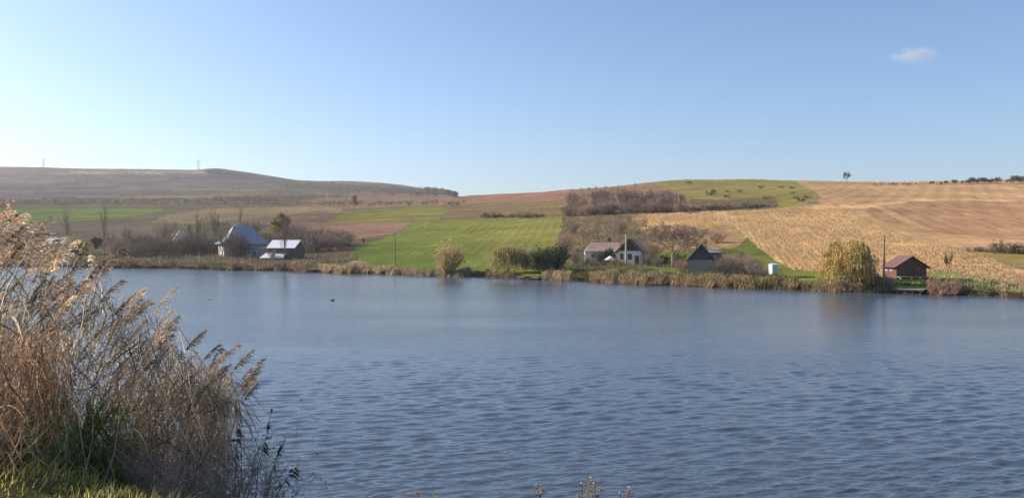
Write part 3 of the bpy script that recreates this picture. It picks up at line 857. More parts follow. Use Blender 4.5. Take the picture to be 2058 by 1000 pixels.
# low scrub that fills the gaps between the left gardens
r = np.random.default_rng(31)
for i in range(44):
    px = 232 + 470 * (i + r.random()) / 44; yb = np.interp(px, [232, 430, 560, 700], [514, 512, 508, 500]) - 10 * r.random()
    if 440 < px < 600: yb -= 22 * (r.random() < .6)
    put(shrub[int(r.choice([0, 2, 2]))], px, yb, yb - 14 - 22 * r.random(), label="bare thicket bush filling the gaps between the left village gardens", cat="bush", group="thicket between the left village gardens", wide=1.2 + .5 * r.random())
for i, (px, yb, h_) in enumerate([(1178, 533, 20), (1192, 534, 14), (1215, 532, 12), (1236, 534, 18), (1248, 534, 14), (1300, 534, 24), (1322, 536, 20), (1372, 545, 26), (1452, 553, 34), (1510, 555, 30), (1532, 556, 18), (1756, 578, 26), (1772, 580, 22), (1790, 578, 14)]):
    put(shrub[i % 3], px, yb, yb - h_, label=f"{ORD[i]} low bare bush from the left along the lakeside yards", cat="bush", group="low bushes along the yards", wide=1.0 + .4 * r.random())
# middle and right gardens
_k = {True: 0, False: 0}
for px, yb, yt, src, w, lb in sorted([
    (1290, 500, 462, bare[1], 1.1, None), (1400, 505, 455, bare[0], 1.0, None), (1418, 520, 470, bare[2], .9, None), (1440, 488, 462, shrub[1], 1.3, None), (1312, 520, 488, shrub[1], 1.1, None),
    (1378, 522, 480, bare[1], .8, None), (1456, 550, 498, bare[2], .75, None), (1472, 552, 508, shrub[0], .9, None), (1498, 552, 512, shrub[1], 1.0, None), (1486, 548, 500, bare[0], .6, None), (1518, 552, 522, shrub[2], .9, None),
    (1160, 532, 500, shrub[0], 1.1, None), (1225, 528, 500, ivybush, .7, "dark ivy bush against the front wall of the white house"), (1205, 528, 503, shrub[2], .8, None), (1200, 480, 440, bare[0], .6, None), (1172, 490, 452, bare[1], .5, None),
    (1060, 540, 500, shrub[1], 1.0, None), (1140, 505, 470, shrub[1], 1.0, None), (1150, 470, 445, shrub[0], 1.0, None), (1245, 470, 440, shrub[1], 1.0, None), (1270, 528, 514, olivebush, .8, "low olive bush at the foot of the white gable"),
    (1770, 572, 545, shrub[0], .9, None), (1690, 580, 560, shrub[1], 1.0, None), (1335, 530, 512, greenbush, .8, "low green bush left of the pale tree trunk"), (1365, 535, 512, olivebush, .8, "low olive bush between the pale tree trunk and the dark gable shed"),
], key=lambda v: v[0]):
    sh = src in shrub
    if lb: put(src, px, yb, yt, label=lb, cat="bush", wide=w)
    else:
        nth = ORD[_k[sh]]; _k[sh] += 1
        put(src, px, yb, yt, label=f"{nth} bare shrub from the left in the gardens around the white house" if sh else f"{nth} leafless tree from the left in the gardens around the white house",
              cat="bush" if sh else "tree", group="bare shrubs of the middle gardens" if sh else "bare trees of the middle gardens", wide=w)
# copse on the near ridge
r = np.random.default_rng(33)
for i in range(84):
    px = 1142 + 240 * r.random() ** 0.9
    b0 = np.interp(px, [1142, 1180, 1260, 1390], [434, 432, 428, 424]); 
    yb = b0 - (38 if px < 1235 else 20) * r.random() ** 1.2
    tp = np.interp(px, [1142, 1200, 1260, 1340, 1385], [384, 376, 378, 376, 388])
    yt = max(yb - (17 + 26 * r.random()), tp + 10 * r.random() - 3)
    if yb - yt < 14: yt = yb - 16
    src = bare[int(r.choice([2, 2, 2, 3, 1]))]
    put(src, px, yb, yt, label="bare dark tree in the copse on the ridge behind the white house", group="trees of the ridge copse", wide=1.15 + 0.6 * r.random())
for i in range(40):
    px = 1140 + 250 * r.random(); yb = np.interp(px, [1142, 1180, 1260, 1390], [436, 434, 430, 426]) - 3 * r.random()
    put(shrub[int(r.integers(0, 3))], px, yb, yb - 10 - 16 * r.random(), label="bare shrub at the foot of the ridge copse", cat="bush", group="shrubs along the ridge copse", wide=1.3)
for px, top in [(1151, 378), (1168, 376), (1183, 374), (1199, 371), (1215, 371), (1243, 370), (1277, 366), (1347, 366)]:
    yb = np.interp(px, SKY[:, 0], SKY[:, 1]) + 7
    put(bare[int(r.integers(0, 4))], px, yb, top, label="small dark tree of the copse breaking the skyline", group="skyline trees of the ridge copse", wide=0.9 + 0.5 * r.random())
# hedgerow on the pasture below the ridge and dark bushes on the pasture
for i in range(34):
    px = 1385 + 178 * (i + r.random()) / 34; yb = np.interp(px, [1385, 1470, 1562], [424, 421, 415]) - 2 * r.random()
    put(scrub[int(r.integers(0, 3))] if r.random() < .7 else shrub[2], px, yb, yb - 4 - 9 * r.random() ** 1.5 * (px < 1540), label="low dark bush in the hedgerow above the stubble field", cat="bush", group="hedgerow above the stubble field", wide=1.5)
for px, yb, hh in [(1427, 392, 6), (1434, 391, 7), (1459, 397, 5), (1460, 386, 3), (1384, 369, 4), (1528, 378, 4), (1570, 378, 4), (1592, 379, 4), (1485, 386, 4), (1593, 389, 3), (1610, 405, 6), (1622, 399, 5), (1540, 400, 5), (1600, 400, 4)]:
    put(scrub[2] if px != 1434 else dome, px, yb, yb - hh * 1.4, label="small dark bush dotted on the green ridge pasture", cat="bush", group="bushes dotted on the ridge pasture", wide=1.3)
# skyline wood, upper right
for i in range(70):
    px = 1750 + 380 * (i + r.random()) / 70; gy_ = np.interp(px, SKY[:, 0], SKY[:, 1])
    hh = np.interp(px, [1750, 1830, 1890, 1960, 2058], [2, 3.5, 4, 9, 10]) * (0.7 + 0.6 * r.random())
    put(dome if r.random() < .7 else bare[2], px, gy_ + 2.5 + 2 * r.random(), gy_ + 2 - hh, label="small tree in the row along the right skyline", group="tree row along the right skyline", wide=1.1 + 0.7 * r.random())
# hedge, right edge
for i in range(22):
    px = 1945 + 190 * (i + r.random()) / 22; yb = 503 + (px - 1945) * 0.05 + 3 * r.random()
    put(scrub[1] if r.random() < .5 else shrub[1], px, yb, yb - 10 - 14 * r.random() * (px > 1990), label="brown bush in the hedge at the right edge of the stubble", cat="bush", group="hedge at the right edge of the stubble", wide=1.2)
# hedge line and bushes behind the green field
for i in range(26):
    px = 970 + 165 * (i + r.random()) / 36; yb = 437.5 - 2 * r.random()
    put(scrub[int(r.integers(0, 3))], px, yb, yb - 3 - 9 * r.random() ** 2, label="low brown bush in the hedge behind the green field", cat="bush", group="hedge behind the green field", wide=1.7)
# woods on the far hill: single trees along its skyline and a mass below
for i in range(46):
    px = 856 + 62 * (i + r.random()) / 46; gy_ = np.interp(px, SKY[:, 0], SKY[:, 1])
    put(dome, px, gy_ + 2 + 2 * r.random(), gy_ - 3 - 6 * r.random(), label="dark tree where the far hill runs down to the saddle", group="trees on the end of the far hill", wide=1.3)
for i in range(26):
    px = 412 + 80 * (i + r.random()) / 26; gy_ = np.interp(px, SKY[:, 0], SKY[:, 1])
    put(dome, px, gy_ + 5 + 5 * r.random(), gy_ + 1 - 2 * r.random(), label="dark tree in the small wood on top of the far hill", group="trees in the wood on the far hilltop", wide=1.5)

def wood_mass(name, spots, label, seed, hgt=6.0, col=(0.14, 0.115, 0.085), alt=(0.20, 0.16, 0.10)):
    """a far wood that reads as one mass: leaf clumps and stems standing on the slope"""
    r = np.random.default_rng(seed); A = Acc(); C = []; Tn = []
    for px, y in spots:
        p = at_img(px, y); h = hgt * (0.6 + 0.7 * r.random())
        n = 34
        c = p + np.stack([r.normal(0, h * .36, n), r.normal(0, h * .36, n), h * (0.25 + 0.75 * r.random(n) ** 0.8)], -1)
        C.append(c); Tn.append(np.stack([p, p + [0, 0, h * .3], p + [r.normal(0, .3), 0, h * .9]]))
    C = np.concatenate(C)
    quads(A, C, hgt * 0.28 * (0.6 + 0.8 * r.random(len(C))), r, 1, jcol(col, len(C), r, 0.3, alt, 0.35))
    A.tubes(np.array(Tn), np.array([[.22, .16, .06]]), sides=4, mi=0, col=jcol((0.12, 0.10, 0.08), len(Tn), r))
    tag(A.build(name, [M_TWIG, M_LEAF]), label, kind="stuff")
r = np.random.default_rng(44)
sp = [(560 + 320 * u, np.interp(560 + 320 * u, [560, 700, 880], [372, 381, 390]) + r.normal(0, 3.2)) for u in r.random(330)]
wood_mass("wood", sp, "far bare wood below the crest of the far hill", 1)
sp = [(-60 + 240 * u, np.interp(-60 + 240 * u, [-60, 60, 180], [381, 380, 366]) + r.normal(0, 2.0)) for u in r.random(150)]
sp += [(150 + 60 * u, 358 + r.normal(0, 3)) for u in r.random(40)]
wood_mass("hillside_wood", sp, "far dark wood at the left end of the far hill", 2)
sp = [(430 + 270 * u, np.interp(430 + 270 * u, [430, 560, 700], [402, 400, 396]) + r.normal(0, 1.4)) for u in r.random(150)]
sp += [(620 + 100 * u, 378 + r.normal(0, 2)) for u in r.random(60)]
wood_mass("scrub_wood", sp, "scrub strip across the foot of the far hill", 3, hgt=4.0, col=(0.22, 0.17, 0.13))
sp = [(300 + 260 * u, 372 + r.normal(0, 5)) for u in r.random(90)] + [(240 + 700 * u, 411 + r.normal(0, 1.2)) for u in r.random(140)]
wood_mass("hillside_scrub", sp, "thin scrub scattered over the far hill", 4, hgt=3.0, col=(0.22, 0.18, 0.13))

sp = [(-60 + 620 * u, 407.5 + r.normal(0, 1.3)) for u in r.random(150)] + [(120 + 300 * u, 356 + 4 * math.sin(u * 9) + r.normal(0, 1.2)) for u in r.random(90)]
wood_mass("hedgerow_wood", sp, "dark hedgerow bands across the far hillside", 5, hgt=3.6, col=(0.12, 0.10, 0.085))
# ------------------------------------------------------------------ buildings
M_WHITE = mat_solid("whitewash", (0.74, 0.72, 0.69), 0.8, 0.10, 1.2)
M_TILE = mat_solid("old_red_tile", (0.33, 0.225, 0.18), 0.8, 0.28, 1.8, streak=(3, 1, 1))
M_TIN = mat_solid("grey_tin", (0.46, 0.49, 0.54), 0.38, 0.12, 1.5, metallic=0.35, streak=(5, 0.6, 0.6), spec=0.5)
M_TIN2 = mat_solid("pale_tin", (0.62, 0.63, 0.66), 0.45, 0.10, 1.5, metallic=0.2, streak=(5, 0.6, 0.6), spec=0.5)
M_TINBLUE = mat_solid("blue_tin", (0.24, 0.275, 0.345), 0.45, 0.12, 1.2, metallic=0.0, streak=(5, 0.6, 0.6), spec=0.5)
M_SLATE = mat_solid("slate_fibre", (0.06, 0.06, 0.072), 0.8, 0.25, 1.6)
M_WOOD = mat_solid("weathered_boards", (0.26, 0.235, 0.205), 0.85, 0.28, 2.2, streak=(6, 6, 0.5))
M_DKWOOD = mat_solid("dark_boards", (0.085, 0.065, 0.055), 0.85, 0.3, 2.2, streak=(6, 6, 0.5))
M_REDWOOD = mat_solid("red_brown_boards", (0.13, 0.058, 0.05), 0.7, 0.25, 2.2, streak=(0.6, 0.6, 6))
M_REDROOF = mat_solid("red_brown_sheet", (0.14, 0.07, 0.058), 0.6, 0.2, 1.6, streak=(5, 1, 1))
M_STONE = mat_solid("grey_render", (0.36, 0.34, 0.33), 0.85, 0.22, 1.8)
M_GLASS = mat_solid("window_glass", (0.03, 0.035, 0.04), 0.08, 0.05, 1.0, spec=0.7)
M_POLE = mat_solid("pole_timber", (0.20, 0.155, 0.115), 0.85, 0.25, 3.0, streak=(4, 4, 0.4))
M_CONC = mat_solid("pole_concrete", (0.44, 0.41, 0.37), 0.85, 0.15, 3.0)
M_STEEL = mat_solid("pylon_steel", (0.26, 0.27, 0.29), 0.5, 0.1, 2.0, metallic=0.5)

def part(name, parent, mat, fn):
    A = Acc(); fn(A); return A.build(name, mat, parent)

def window(parent, x0, x1, z0, z1, y, side=-1, axis='y', fm=None, nm="window"):
    """framed window on a wall: facing -y (axis y) or along x; returns frame with child pane"""
    t_ = 0.07
    def fr(A):
        for (a0, a1, c0, c1) in ((x0, x1, z0, z0 + t_), (x0, x1, z1 - t_, z1), (x0, x0 + t_, z0 + t_, z1 - t_), (x1 - t_, x1, z0 + t_, z1 - t_),
                                 ((x0 + x1) / 2 - t_ / 2, (x0 + x1) / 2 + t_ / 2, z0 + t_, z1 - t_)):
            if axis == 'y': A.box(a0, a1, *sorted((y, y + side * 0.06)), c0, c1)
            else: A.box(*sorted((y, y + side * 0.06)), a0, a1, c0, c1)
    f = part(nm, parent, fm or M_WHITE, fr)
    def pn(A):
        if axis == 'y': A.box(x0 + t_, x1 - t_, *sorted((y, y + side * 0.02)), z0 + t_, z1 - t_)
        else: A.box(*sorted((y, y + side * 0.02)), x0 + t_, x1 - t_, z0 + t_, z1 - t_)
    p = part("pane", f, M_GLASS, pn)
    return f

def door(parent, x0, x1, z0, z1, y, mat, side=-1):
    d = part("door", parent, mat, lambda A: A.box(x0, x1, *sorted((y, y + side * 0.06)), z0, z1))
    part("handle", d, M_STEEL, lambda A: A.box(x1 - 0.16, x1 - 0.08, *sorted((y + side * 0.06, y + side * 0.11)), z0 + 0.95, z0 + 1.05))
    return d

def gable_walls(A, w, d, h, rise, th=0.0):
    """closed body with gables on the -y / +y faces (ridge along y)"""
    V = [(-w/2, 0, -0.6), (w/2, 0, -0.6), (w/2, d, -0.6), (-w/2, d, -0.6), (-w/2, 0, h), (w/2, 0, h), (w/2, d, h), (-w/2, d, h), (0, 0, h + rise), (0, d, h + rise)]
    A.add(V, [(0, 1, 5, 4), (2, 3, 7, 6), (1, 2, 6, 5), (3, 0, 4, 7)])
    A.add(V, [(4, 5, 8), (6, 7, 9)])

def gable_roof(parent, w, d, h, rise, over, eave, mat, th=0.12, name="roof", cap=None):
    """two thick slopes, ridge along y, with a ridge cap child"""
    k = rise / (w / 2)
    e = w / 2 + eave; ze = h - eave * k + 0.03; zr = h + rise + 0.03
    def fn(A):
        A.slab([(-e, -over, ze), (-0.002, -over, zr), (-0.002, d + over, zr), (-e, d + over, ze)][::-1], th)
        A.slab([(e, -over, ze), (e, d + over, ze), (0.002, d + over, zr), (0.002, -over, zr)], th)
    r_ = part(name, parent, mat, fn)
    part("ridge_cap", r_, cap or mat, lambda A: A.tubes(np.array([[(0, -over - .02, zr + .02), (0, d / 2, zr + .02), (0, d + over + .02, zr + .02)]]), 0.09, sides=6))
    return r_

def building(name, label, px, y, rz, cat="house", depth_off=0.0):
    p = at_img(px, y)
    o = thing(name, label, cat, p, rz)
    return o, FPX / p[1]

# --- big house with steep grey blue hipped roof (left village)
o, s = building("village_house", "large house with steep blue grey hipped metal roof in the left village", 494, 515, R(30))
u = 1 / s                                     # metres per photo pixel here
w, d, h, rise = 84 * u, 62 * u, 26 * u, 35 * u
part("wall", o, M_STONE, lambda A: A.box(-w/2, w/2, 0, d, -1.2, h))
def hip(A):
    e = 1.0; z0 = h; zk = h + rise * 0.29; zr = h + rise; ik = 0.20; rl = 18 * u
    O = [(-w/2 - e, -e, z0), (w/2 + e, -e, z0), (w/2 + e, d + e, z0), (-w/2 - e, d + e, z0)]
    I = [(-w/2 * (1 - ik), d * ik * .5, zk), (w/2 * (1 - ik), d * ik * .5, zk), (w/2 * (1 - ik), d * (1 - ik * .5), zk), (-w/2 * (1 - ik), d * (1 - ik * .5), zk)]
    Rg = [(-rl, d/2, zr), (rl, d/2, zr)]
    V = O + I + Rg + [(x, y, z - 0.15) for x, y, z in O]
    A.add(V, [(0, 1, 5, 4), (1, 2, 6, 5), (2, 3, 7, 6), (3, 0, 4, 7)], 0)
    A.add(V, [(4, 5, 9, 8), (6, 7, 8, 9)], 0)
    A.add(V, [(5, 6, 9), (7, 4, 8)], 0)
    A.add(V, [(0, 10, 11, 1), (1, 11, 12, 2), (2, 12, 13, 3), (3, 13, 10, 0), (13, 12, 11, 10)], 0)
rf = part("roof", o, M_TINBLUE, hip)
part("ridge_cap", rf, M_TIN, lambda A: A.tubes(np.array([[(-18*u, d/2, h + rise + .05), (0, d/2, h + rise + .05), (18*u, d/2, h + rise + .05)]]), 0.14, sides=6))
part("chimney", rf, M_STONE, lambda A: (A.box(-2.2, -1.5, d/2 + 1.2, d/2 + 1.9, h + rise * .6, h + rise + 0.6), A.box(-2.28, -1.42, d/2 + 1.12, d/2 + 1.98, h + rise + 0.6, h + rise + 0.75)))
for x in (-w * .30, -w * .02, w * .28): window(o, x - .5, x + .5, h - 2.2, h - 0.8, 0, -1)
for y_ in (d * .3, d * .65): window(o, y_ - .5, y_ + .5, h - 2.2, h - 0.8, w/2, 1, 'x')
door(o, -w * .18, -w * .18 + 1.0, 0.2, 2.3, 0, M_DKWOOD)
# grey rendered annex in front
o, s = building("annex", "low grey rendered annex in front of the blue roofed house", 512, 517, R(8))
u = 1 / s
part("wall", o, M_STONE, lambda A: A.box(-26*u, 24*u, 0, 3.2, -1, 17*u))
part("roof", o, M_SLATE, lambda A: A.slab([(-27*u, -.3, 17*u + .05), (25*u, -.3, 17*u + .05), (25*u, 3.4, 20*u), (-27*u, 3.4, 20*u)], 0.12))
window(o, -14*u, -14*u + .9, 7*u, 12*u, 0); window(o, 6*u, 6*u + .9, 7*u, 12*u, 0); door(o, -4*u, -4*u + .9, 0.05, 2.0, 0, M_DKWOOD)
# dark outbuilding left
o, s = building("outbuilding", "small dark outbuilding with open doorway left of the blue roofed house", 463, 513, R(-6))
u = 1 / s
part("wall", o, M_WOOD, lambda A: (A.box(-18*u, -1*u, 0, 3.5, -1, 12*u), A.box(-1*u, 18*u, 1.6, 3.5, -1, 12*u)))
part("roof", o, M_SLATE, lambda A: A.slab([(-20*u, -.4, 12*u + .03), (20*u, -.4, 12*u + .03), (19*u, 3.8, 20*u), (-19*u, 3.8, 20*u)], 0.14))
part("post", o, M_POLE, lambda A: A.box(16.5*u, 17.6*u, 0, .18, -1, 12*u - .12))
door(o, -12*u, -12*u + .9, 0.0, 1.7, 0, M_DKWOOD)
# --- long shed with pale metal roof + low lean-to
o, s = building("metal_roofed_shed", "dark walled shed with pale grey metal roof right of the blue roofed house", 566, 520, R(-14))
u = 1 / s
part("wall", o, M_DKWOOD, lambda A: A.box(-31*u, 29*u, 0, 6, -1, 23*u))
def rs(A):
    A.slab([(-33*u, -.5, 22*u), (31*u, -.5, 22*u), (31*u, 3.2, 38*u), (-33*u, 3.2, 38*u)], 0.08)
    A.slab([(-33*u, 3.21, 38*u), (31*u, 3.21, 38*u), (31*u, 6.6, 22*u), (-33*u, 6.6, 22*u)], 0.08)
part("roof", o, M_TIN2, rs)
part("gable_board", o, M_DKWOOD, lambda A: (A.add([(29*u, 0, 23*u), (29*u, 6, 23*u), (29*u, 3.2, 36.8*u)], [(0, 1, 2)]), A.add([(-31*u, 0, 23*u), (-31*u, 6, 23*u), (-31*u, 3.2, 36.8*u)], [(2, 1, 0)])))
door(o, -8*u, -8*u + 1.6, -.2, 2.0, 0, M_WOOD); window(o, 10*u, 10*u + .9, 1.1, 1.9, 0, fm=M_WOOD)
o, s = building("lean_to", "low lean to with bright sheet metal roof in front of the metal roofed shed", 545, 522, R(-10))
u = 1 / s
part("wall", o, M_WOOD, lambda A: A.box(-22*u, 22*u, 0.2, 2.6, -1, 4*u))
part("roof", o, M_TIN2, lambda A: A.slab([(-25*u, -.3, 4*u), (25*u, -.3, 4*u), (24*u, 2.9, 13.5*u), (-22*u, 2.9, 13.5*u)], 0.07))
part("post", o, M_POLE, lambda A: A.box(22.5*u, 23.3*u, -.1, .1, -1, 3.6*u)); part("post", o, M_POLE, lambda A: A.box(-23.3*u, -22.5*u, -.1, .1, -1, 3.6*u))
# --- small white gable among the trees
o, s = building("cottage", "small white gabled cottage half hidden among bare trees of the left village", 362, 500, R(24))
u = 1 / s
part("wall", o, M_WHITE, lambda A: gable_walls(A, 22*u, 7.0, 20*u, 17*u))
gable_roof(o, 22*u, 7.0, 20*u, 17*u, .3, .3, M_TINBLUE)
window(o, -.45, .45, 14*u, 19*u, 0, fm=M_WOOD); door(o, 1.0, 1.8, -.2, 1.7, 0, M_DKWOOD)
# --- long pale building behind the reeds
o, s = building("long_barn", "long whitish barn behind the tops of the tallest reeds at far left", 95, 506, R(4))
u = 1 / s
part("wall", o, M_WHITE, lambda A: A.box(-34*u, 34*u, 0, 7, -1, 16*u))
def rb(A):
    A.slab([(-36*u, -.4, 15.5*u), (36*u, -.4, 15.5*u), (36*u, 3.5, 30*u), (-36*u, 3.5, 30*u)], .1)
    A.slab([(-36*u, 3.51, 30*u), (36*u, 3.51, 30*u), (36*u, 7.4, 15.5*u), (-36*u, 7.4, 15.5*u)], .1)
part("roof", o, M_TIN2, rb)
part("gable_board", o, M_WHITE, lambda A: (A.add([(34*u, 0, 16*u), (34*u, 7, 16*u), (34*u, 3.5, 29*u)], [(0, 1, 2)]), A.add([(-34*u, 0, 16*u), (-34*u, 7, 16*u), (-34*u, 3.5, 29*u)], [(2, 1, 0)])))
for x in (-24, -10, 6, 20): window(o, x*u, x*u + .9, 6*u, 12*u, 0)
door(o, 12*u, 12*u + 1.1, -.2, 2.0, 0, M_DKWOOD)
# --- white house with red tiled wing
o, s = building("white_house", "white lakeside house with dark gable and old red tiled roof", 1266, 531, R(-18))
u = 1 / s
w, d, h, rise = 46*u, 8.5, 27*u, 23*u
part("wall", o, M_WHITE, lambda A: gable_walls(A, w, d, h, rise))
gable_roof(o, w, d, h, rise, .55, .6, mat=M_TILE, cap=M_TILE)
part("gable_board", o, M_DKWOOD, lambda A: A.add([(-w/2, -.05, h + .0), (w/2, -.05, h), (0, -.05, h + rise - .02), (-w/2, -.005, h), (w/2, -.005, h), (0, -.005, h + rise - .02)], [(0, 1, 2), (5, 4, 3)]).add(
    [(-w/2, -.05, h), (w/2, -.05, h), (w/2, -.005, h), (-w/2, -.005, h)], [(3, 2, 1, 0)]))
def barge(A):
    for sg in (-1, 1):
        e = w/2 + .6; k_ = rise / (w/2); ze = h - .6 * k_
        A.slab([(sg * e, -.62, ze + .06), (0, -.62, h + rise + .06), (0, -.555, h + rise + .06), (sg * e, -.555, ze + .06)][::sg], .28)
part("barge_board", o, M_DKWOOD, barge)
window(o, -.55, .45, h * .36, h * .80, 0, fm=M_WOOD); window(o, -w * .36 - .4, -w * .36 + .4, h * .36, h * .80, 0, fm=M_WOOD)
window(o, 2.2, 3.1, h * .36, h * .8, w/2, 1, 'x', fm=M_WOOD); window(o, 5.4, 6.3, h * .36, h * .8, w/2, 1, 'x', fm=M_WOOD)
door(o, w * .22, w * .22 + .9, .05, 2.0, 0, M_DKWOOD)
o2 = o
o, s = building("tiled_wing", "low wing with sagging red tiled roof left of the white gable", 1212, 527, R(-4))
u = 1 / s
part("wall", o, M_WHITE, lambda A: A.box(-36*u, 34*u, 0, 6.5, -1, 23*u))
def rw(A):
    A.slab([(-38*u, -.5, 22*u), (36*u, -.5, 22*u), (34*u, 3.3, 41*u), (-22*u, 3.3, 41*u)], .14)
    A.slab([(-22*u, 3.31, 41*u), (34*u, 3.31, 41*u), (36*u, 7, 22*u), (-38*u, 7, 22*u)], .14)
    A.slab([(-38*u, 7, 22*u), (-38*u, -.5, 22*u), (-22.1*u, 3.3, 41*u)], .14)
rf = part("roof", o, M_TILE, rw)
part("ridge_cap", rf, M_TILE, lambda A: A.tubes(np.array([[(-22*u, 3.3, 41.4*u), (6*u, 3.3, 40.9*u), (34*u, 3.3, 41.4*u)]]), 0.12, sides=6))
part("chimney", rf, M_DKWOOD, lambda A: (A.box(12*u, 12*u + .6, 3.6, 4.2, 34*u, 47*u), A.box(12*u - .06, 12*u + .66, 3.54, 4.26, 47*u, 48.4*u)))
for x in (-24, -6, 18): window(o, x*u, x*u + .9, 8*u, 17*u, 0, fm=M_WOOD)
door(o, 4*u, 4*u + .9, .05, 1.9, 0, M_DKWOOD)
# white arched garden wall at the left end + white kiosk roof
o = thing("garden_wall", "white arched garden wall end left of the tiled wing", "wall", at_img(1187, 531), R(-8))
def aw(A):
    n = 10; P = []
    for i in range(n + 1):
        a_ = i / n; P.append((-1.05 + 2.1 * a_, 2.35 - 1.45 * a_ ** 1.7 + 0.10 * math.sin(a_ * 9)))
    V = [(x, y_, z) for y_ in (0, .25) for x, zt in P for z in (-.5, zt)]
    k2 = (n + 1) * 2; F = []
    for i in range(n):
        b = i * 2; F += [(b, b + 2, b + 3, b + 1), (k2 + b + 2, k2 + b, k2 + b + 1, k2 + b + 3), (b + 1, b + 3, k2 + b + 3, k2 + b + 1)]
    F += [(0, 1, k2 + 1, k2), (k2 - 2, 2 * k2 - 2, 2 * k2 - 1, k2 - 1)]
    A.add(V, F)
part("wall", o, M_WHITE, aw)
part("opening", o, M_DKWOOD, lambda A: A.box(-.1, .45, -.03, -.004, -.2, .75))
o = thing("white_tent", "small bright white pitched cover in the yard of the tiled wing", "shelter", at_img(1228, 530), R(15))
part("cover", o, M_WHITE, lambda A: A.add([(-1.1, 0, .9), (1.1, 0, .9), (1.1, 1.6, .9), (-1.1, 1.6, .9), (0.1, .1, 1.75), (.1, 1.5, 1.75)], [(0, 1, 2, 3)]).add(
    [(-1.1, 0, .9), (1.1, 0, .9), (1.1, 1.6, .9), (-1.1, 1.6, .9), (0.1, .1, 1.75), (.1, 1.5, 1.75)], [(0, 3, 5, 4), (2, 1, 4, 5)]).add(
    [(-1.1, 0, .9), (1.1, 0, .9), (0.1, .1, 1.75), (-1.1, 1.6, .9), (1.1, 1.6, .9), (.1, 1.5, 1.75)], [(0, 1, 2), (5, 4, 3)]))
for x in (-1.0, 1.0):
    for y_ in (.1, 1.5): part("leg", o, M_STEEL, lambda A: A.box(x - .04, x + .04, y_ - .04, y_ + .04, -.3, .9))
# --- dark gable shed on the shore
o, s = building("boat_shed", "grey board shed with dark steep gable roof on the shore", 1410, 549, R(-15))
u = 1 / s
w, d, h, rise = 54*u, 6.0, 27*u, 30*u
part("wall", o, M_WOOD, lambda A: gable_walls(A, w, d, h, rise))
gable_roof(o, w, d, h, rise, .5, .35, M_SLATE)
part("gable_board", o, M_SLATE, lambda A: A.add([(-w/2, -.06, h), (w/2, -.06, h), (0, -.06, h + rise - .05), (-w/2, -.004, h), (w/2, -.004, h), (0, -.004, h + rise - .05)], [(0, 1, 2), (5, 4, 3)]).add([(-w/2, -.06, h), (w/2, -.06, h), (w/2, -.004, h), (-w/2, -.004, h)], [(3, 2, 1, 0)]))
for i in range(15):
    x = -w/2 + w * (i + .5) / 15
    part("board", o, M_WOOD, lambda A: A.box(x - w/30 + .012, x + w/30 - .012, -.05 - .012 * (i % 3), -.003, -.3, h - .02 - .03 * (i % 2)))
o, s = building("back_shed", "small pale roofed shed behind the dark gable shed", 1438, 522, R(10))
u = 1 / s
part("wall", o, M_DKWOOD, lambda A: A.box(-16*u, 14*u, 0, 3, -.6, 15*u))
part("roof", o, M_WOOD, lambda A: A.slab([(-18*u, -.3, 15*u), (16*u, -.3, 15*u), (16*u, 3.3, 24*u), (-18*u, 3.3, 24*u)], .08))
door(o, -4*u, -4*u + .8, -.1, 1.2, 0, M_WOOD)
# --- red brown cabin on posts
o, s = building("lake_cabin", "red brown wooden cabin with low pitched roof beside the tall pole", 1832, 563, R(-3))
u = 1 / s
w, d, h, rise, f0 = 59*u, 4.4, 29*u, 19*u, 9*u
part("wall", o, M_REDWOOD, lambda A: (gable_walls(A, w, d, h, rise),))
o.children and None
def cl(A):
    for i in range(11):
        z = f0 + (h - f0) * i / 11
        A.slab([(-w/2, -.02, z), (w/2, -.02, z), (w/2, -.05, z + .001), (-w/2, -.05, z + .001)], .04)
gable_roof(o, w, d, h, rise, 0.75, .55, M_REDROOF)
part("porch_floor", o, M_WOOD, lambda A: A.box(-w/2, w/2, -1.3, -.004, f0 - .22, f0 - .08))
for x in (-w/2 + .1, -w * .12, w * .16, w/2 - .25):
    part("post", o, M_WHITE, lambda A: A.box(x, x + .16, -1.28, -1.12, -.6, f0 - .225))
for i in range(9):
    z0 = f0 + (h - f0) * i / 9; z1 = f0 + (h - f0) * (i + 1) / 9
    part("board", o, M_REDWOOD, lambda A: A.box(-w/2 + .01, w/2 - .01, -.03 - .008 * (i % 2), -.002, z0 + .012, z1 - .006))
window(o, 1.6, 2.5, f0 + .8, f0 + 1.6, -w/2, -1, 'x'); window(o, 3.6, 4.5, f0 + .8, f0 + 1.6, -w/2, -1, 'x')
window(o, w * .12, w * .12 + .9, f0 + .7, f0 + 1.5, -.04, -1, fm=M_REDROOF); door(o, -w * .16, -w * .16 + .85, f0, f0 + 1.85, -.04, M_DKWOOD)
# --- white cabinet / portable cabin
o, s = building("portable_toilet", "narrow white portable toilet standing on the grass by the stubble", 1558, 555, R(14), "toilet")
u = 1 / s
M_PLB = mat_solid("pale_plastic", (0.60, 0.63, 0.65), 0.45, 0.05, 1.0); M_PLG = mat_solid("blue_grey_plastic", (0.40, 0.47, 0.52), 0.45, 0.05, 1.0)
part("body", o, M_PLB, lambda A: A.box(-.6, .6, 0, 1.2, .12, 2.2))
part("skid", o, M_PLG, lambda A: A.box(-.64, .64, -.04, 1.24, -.25, .12))
part("roof", o, M_PLB, lambda A: A.slab([(-.66, -.06, 2.2), (.66, -.06, 2.2), (.5, .6, 2.42), (-.5, .6, 2.42)], .06).slab([(-.5, .61, 2.42), (.5, .61, 2.42), (.66, 1.26, 2.2), (-.66, 1.26, 2.2)], .06))
door(o, -.42, .42, .2, 2.05, 0, M_PLG); 
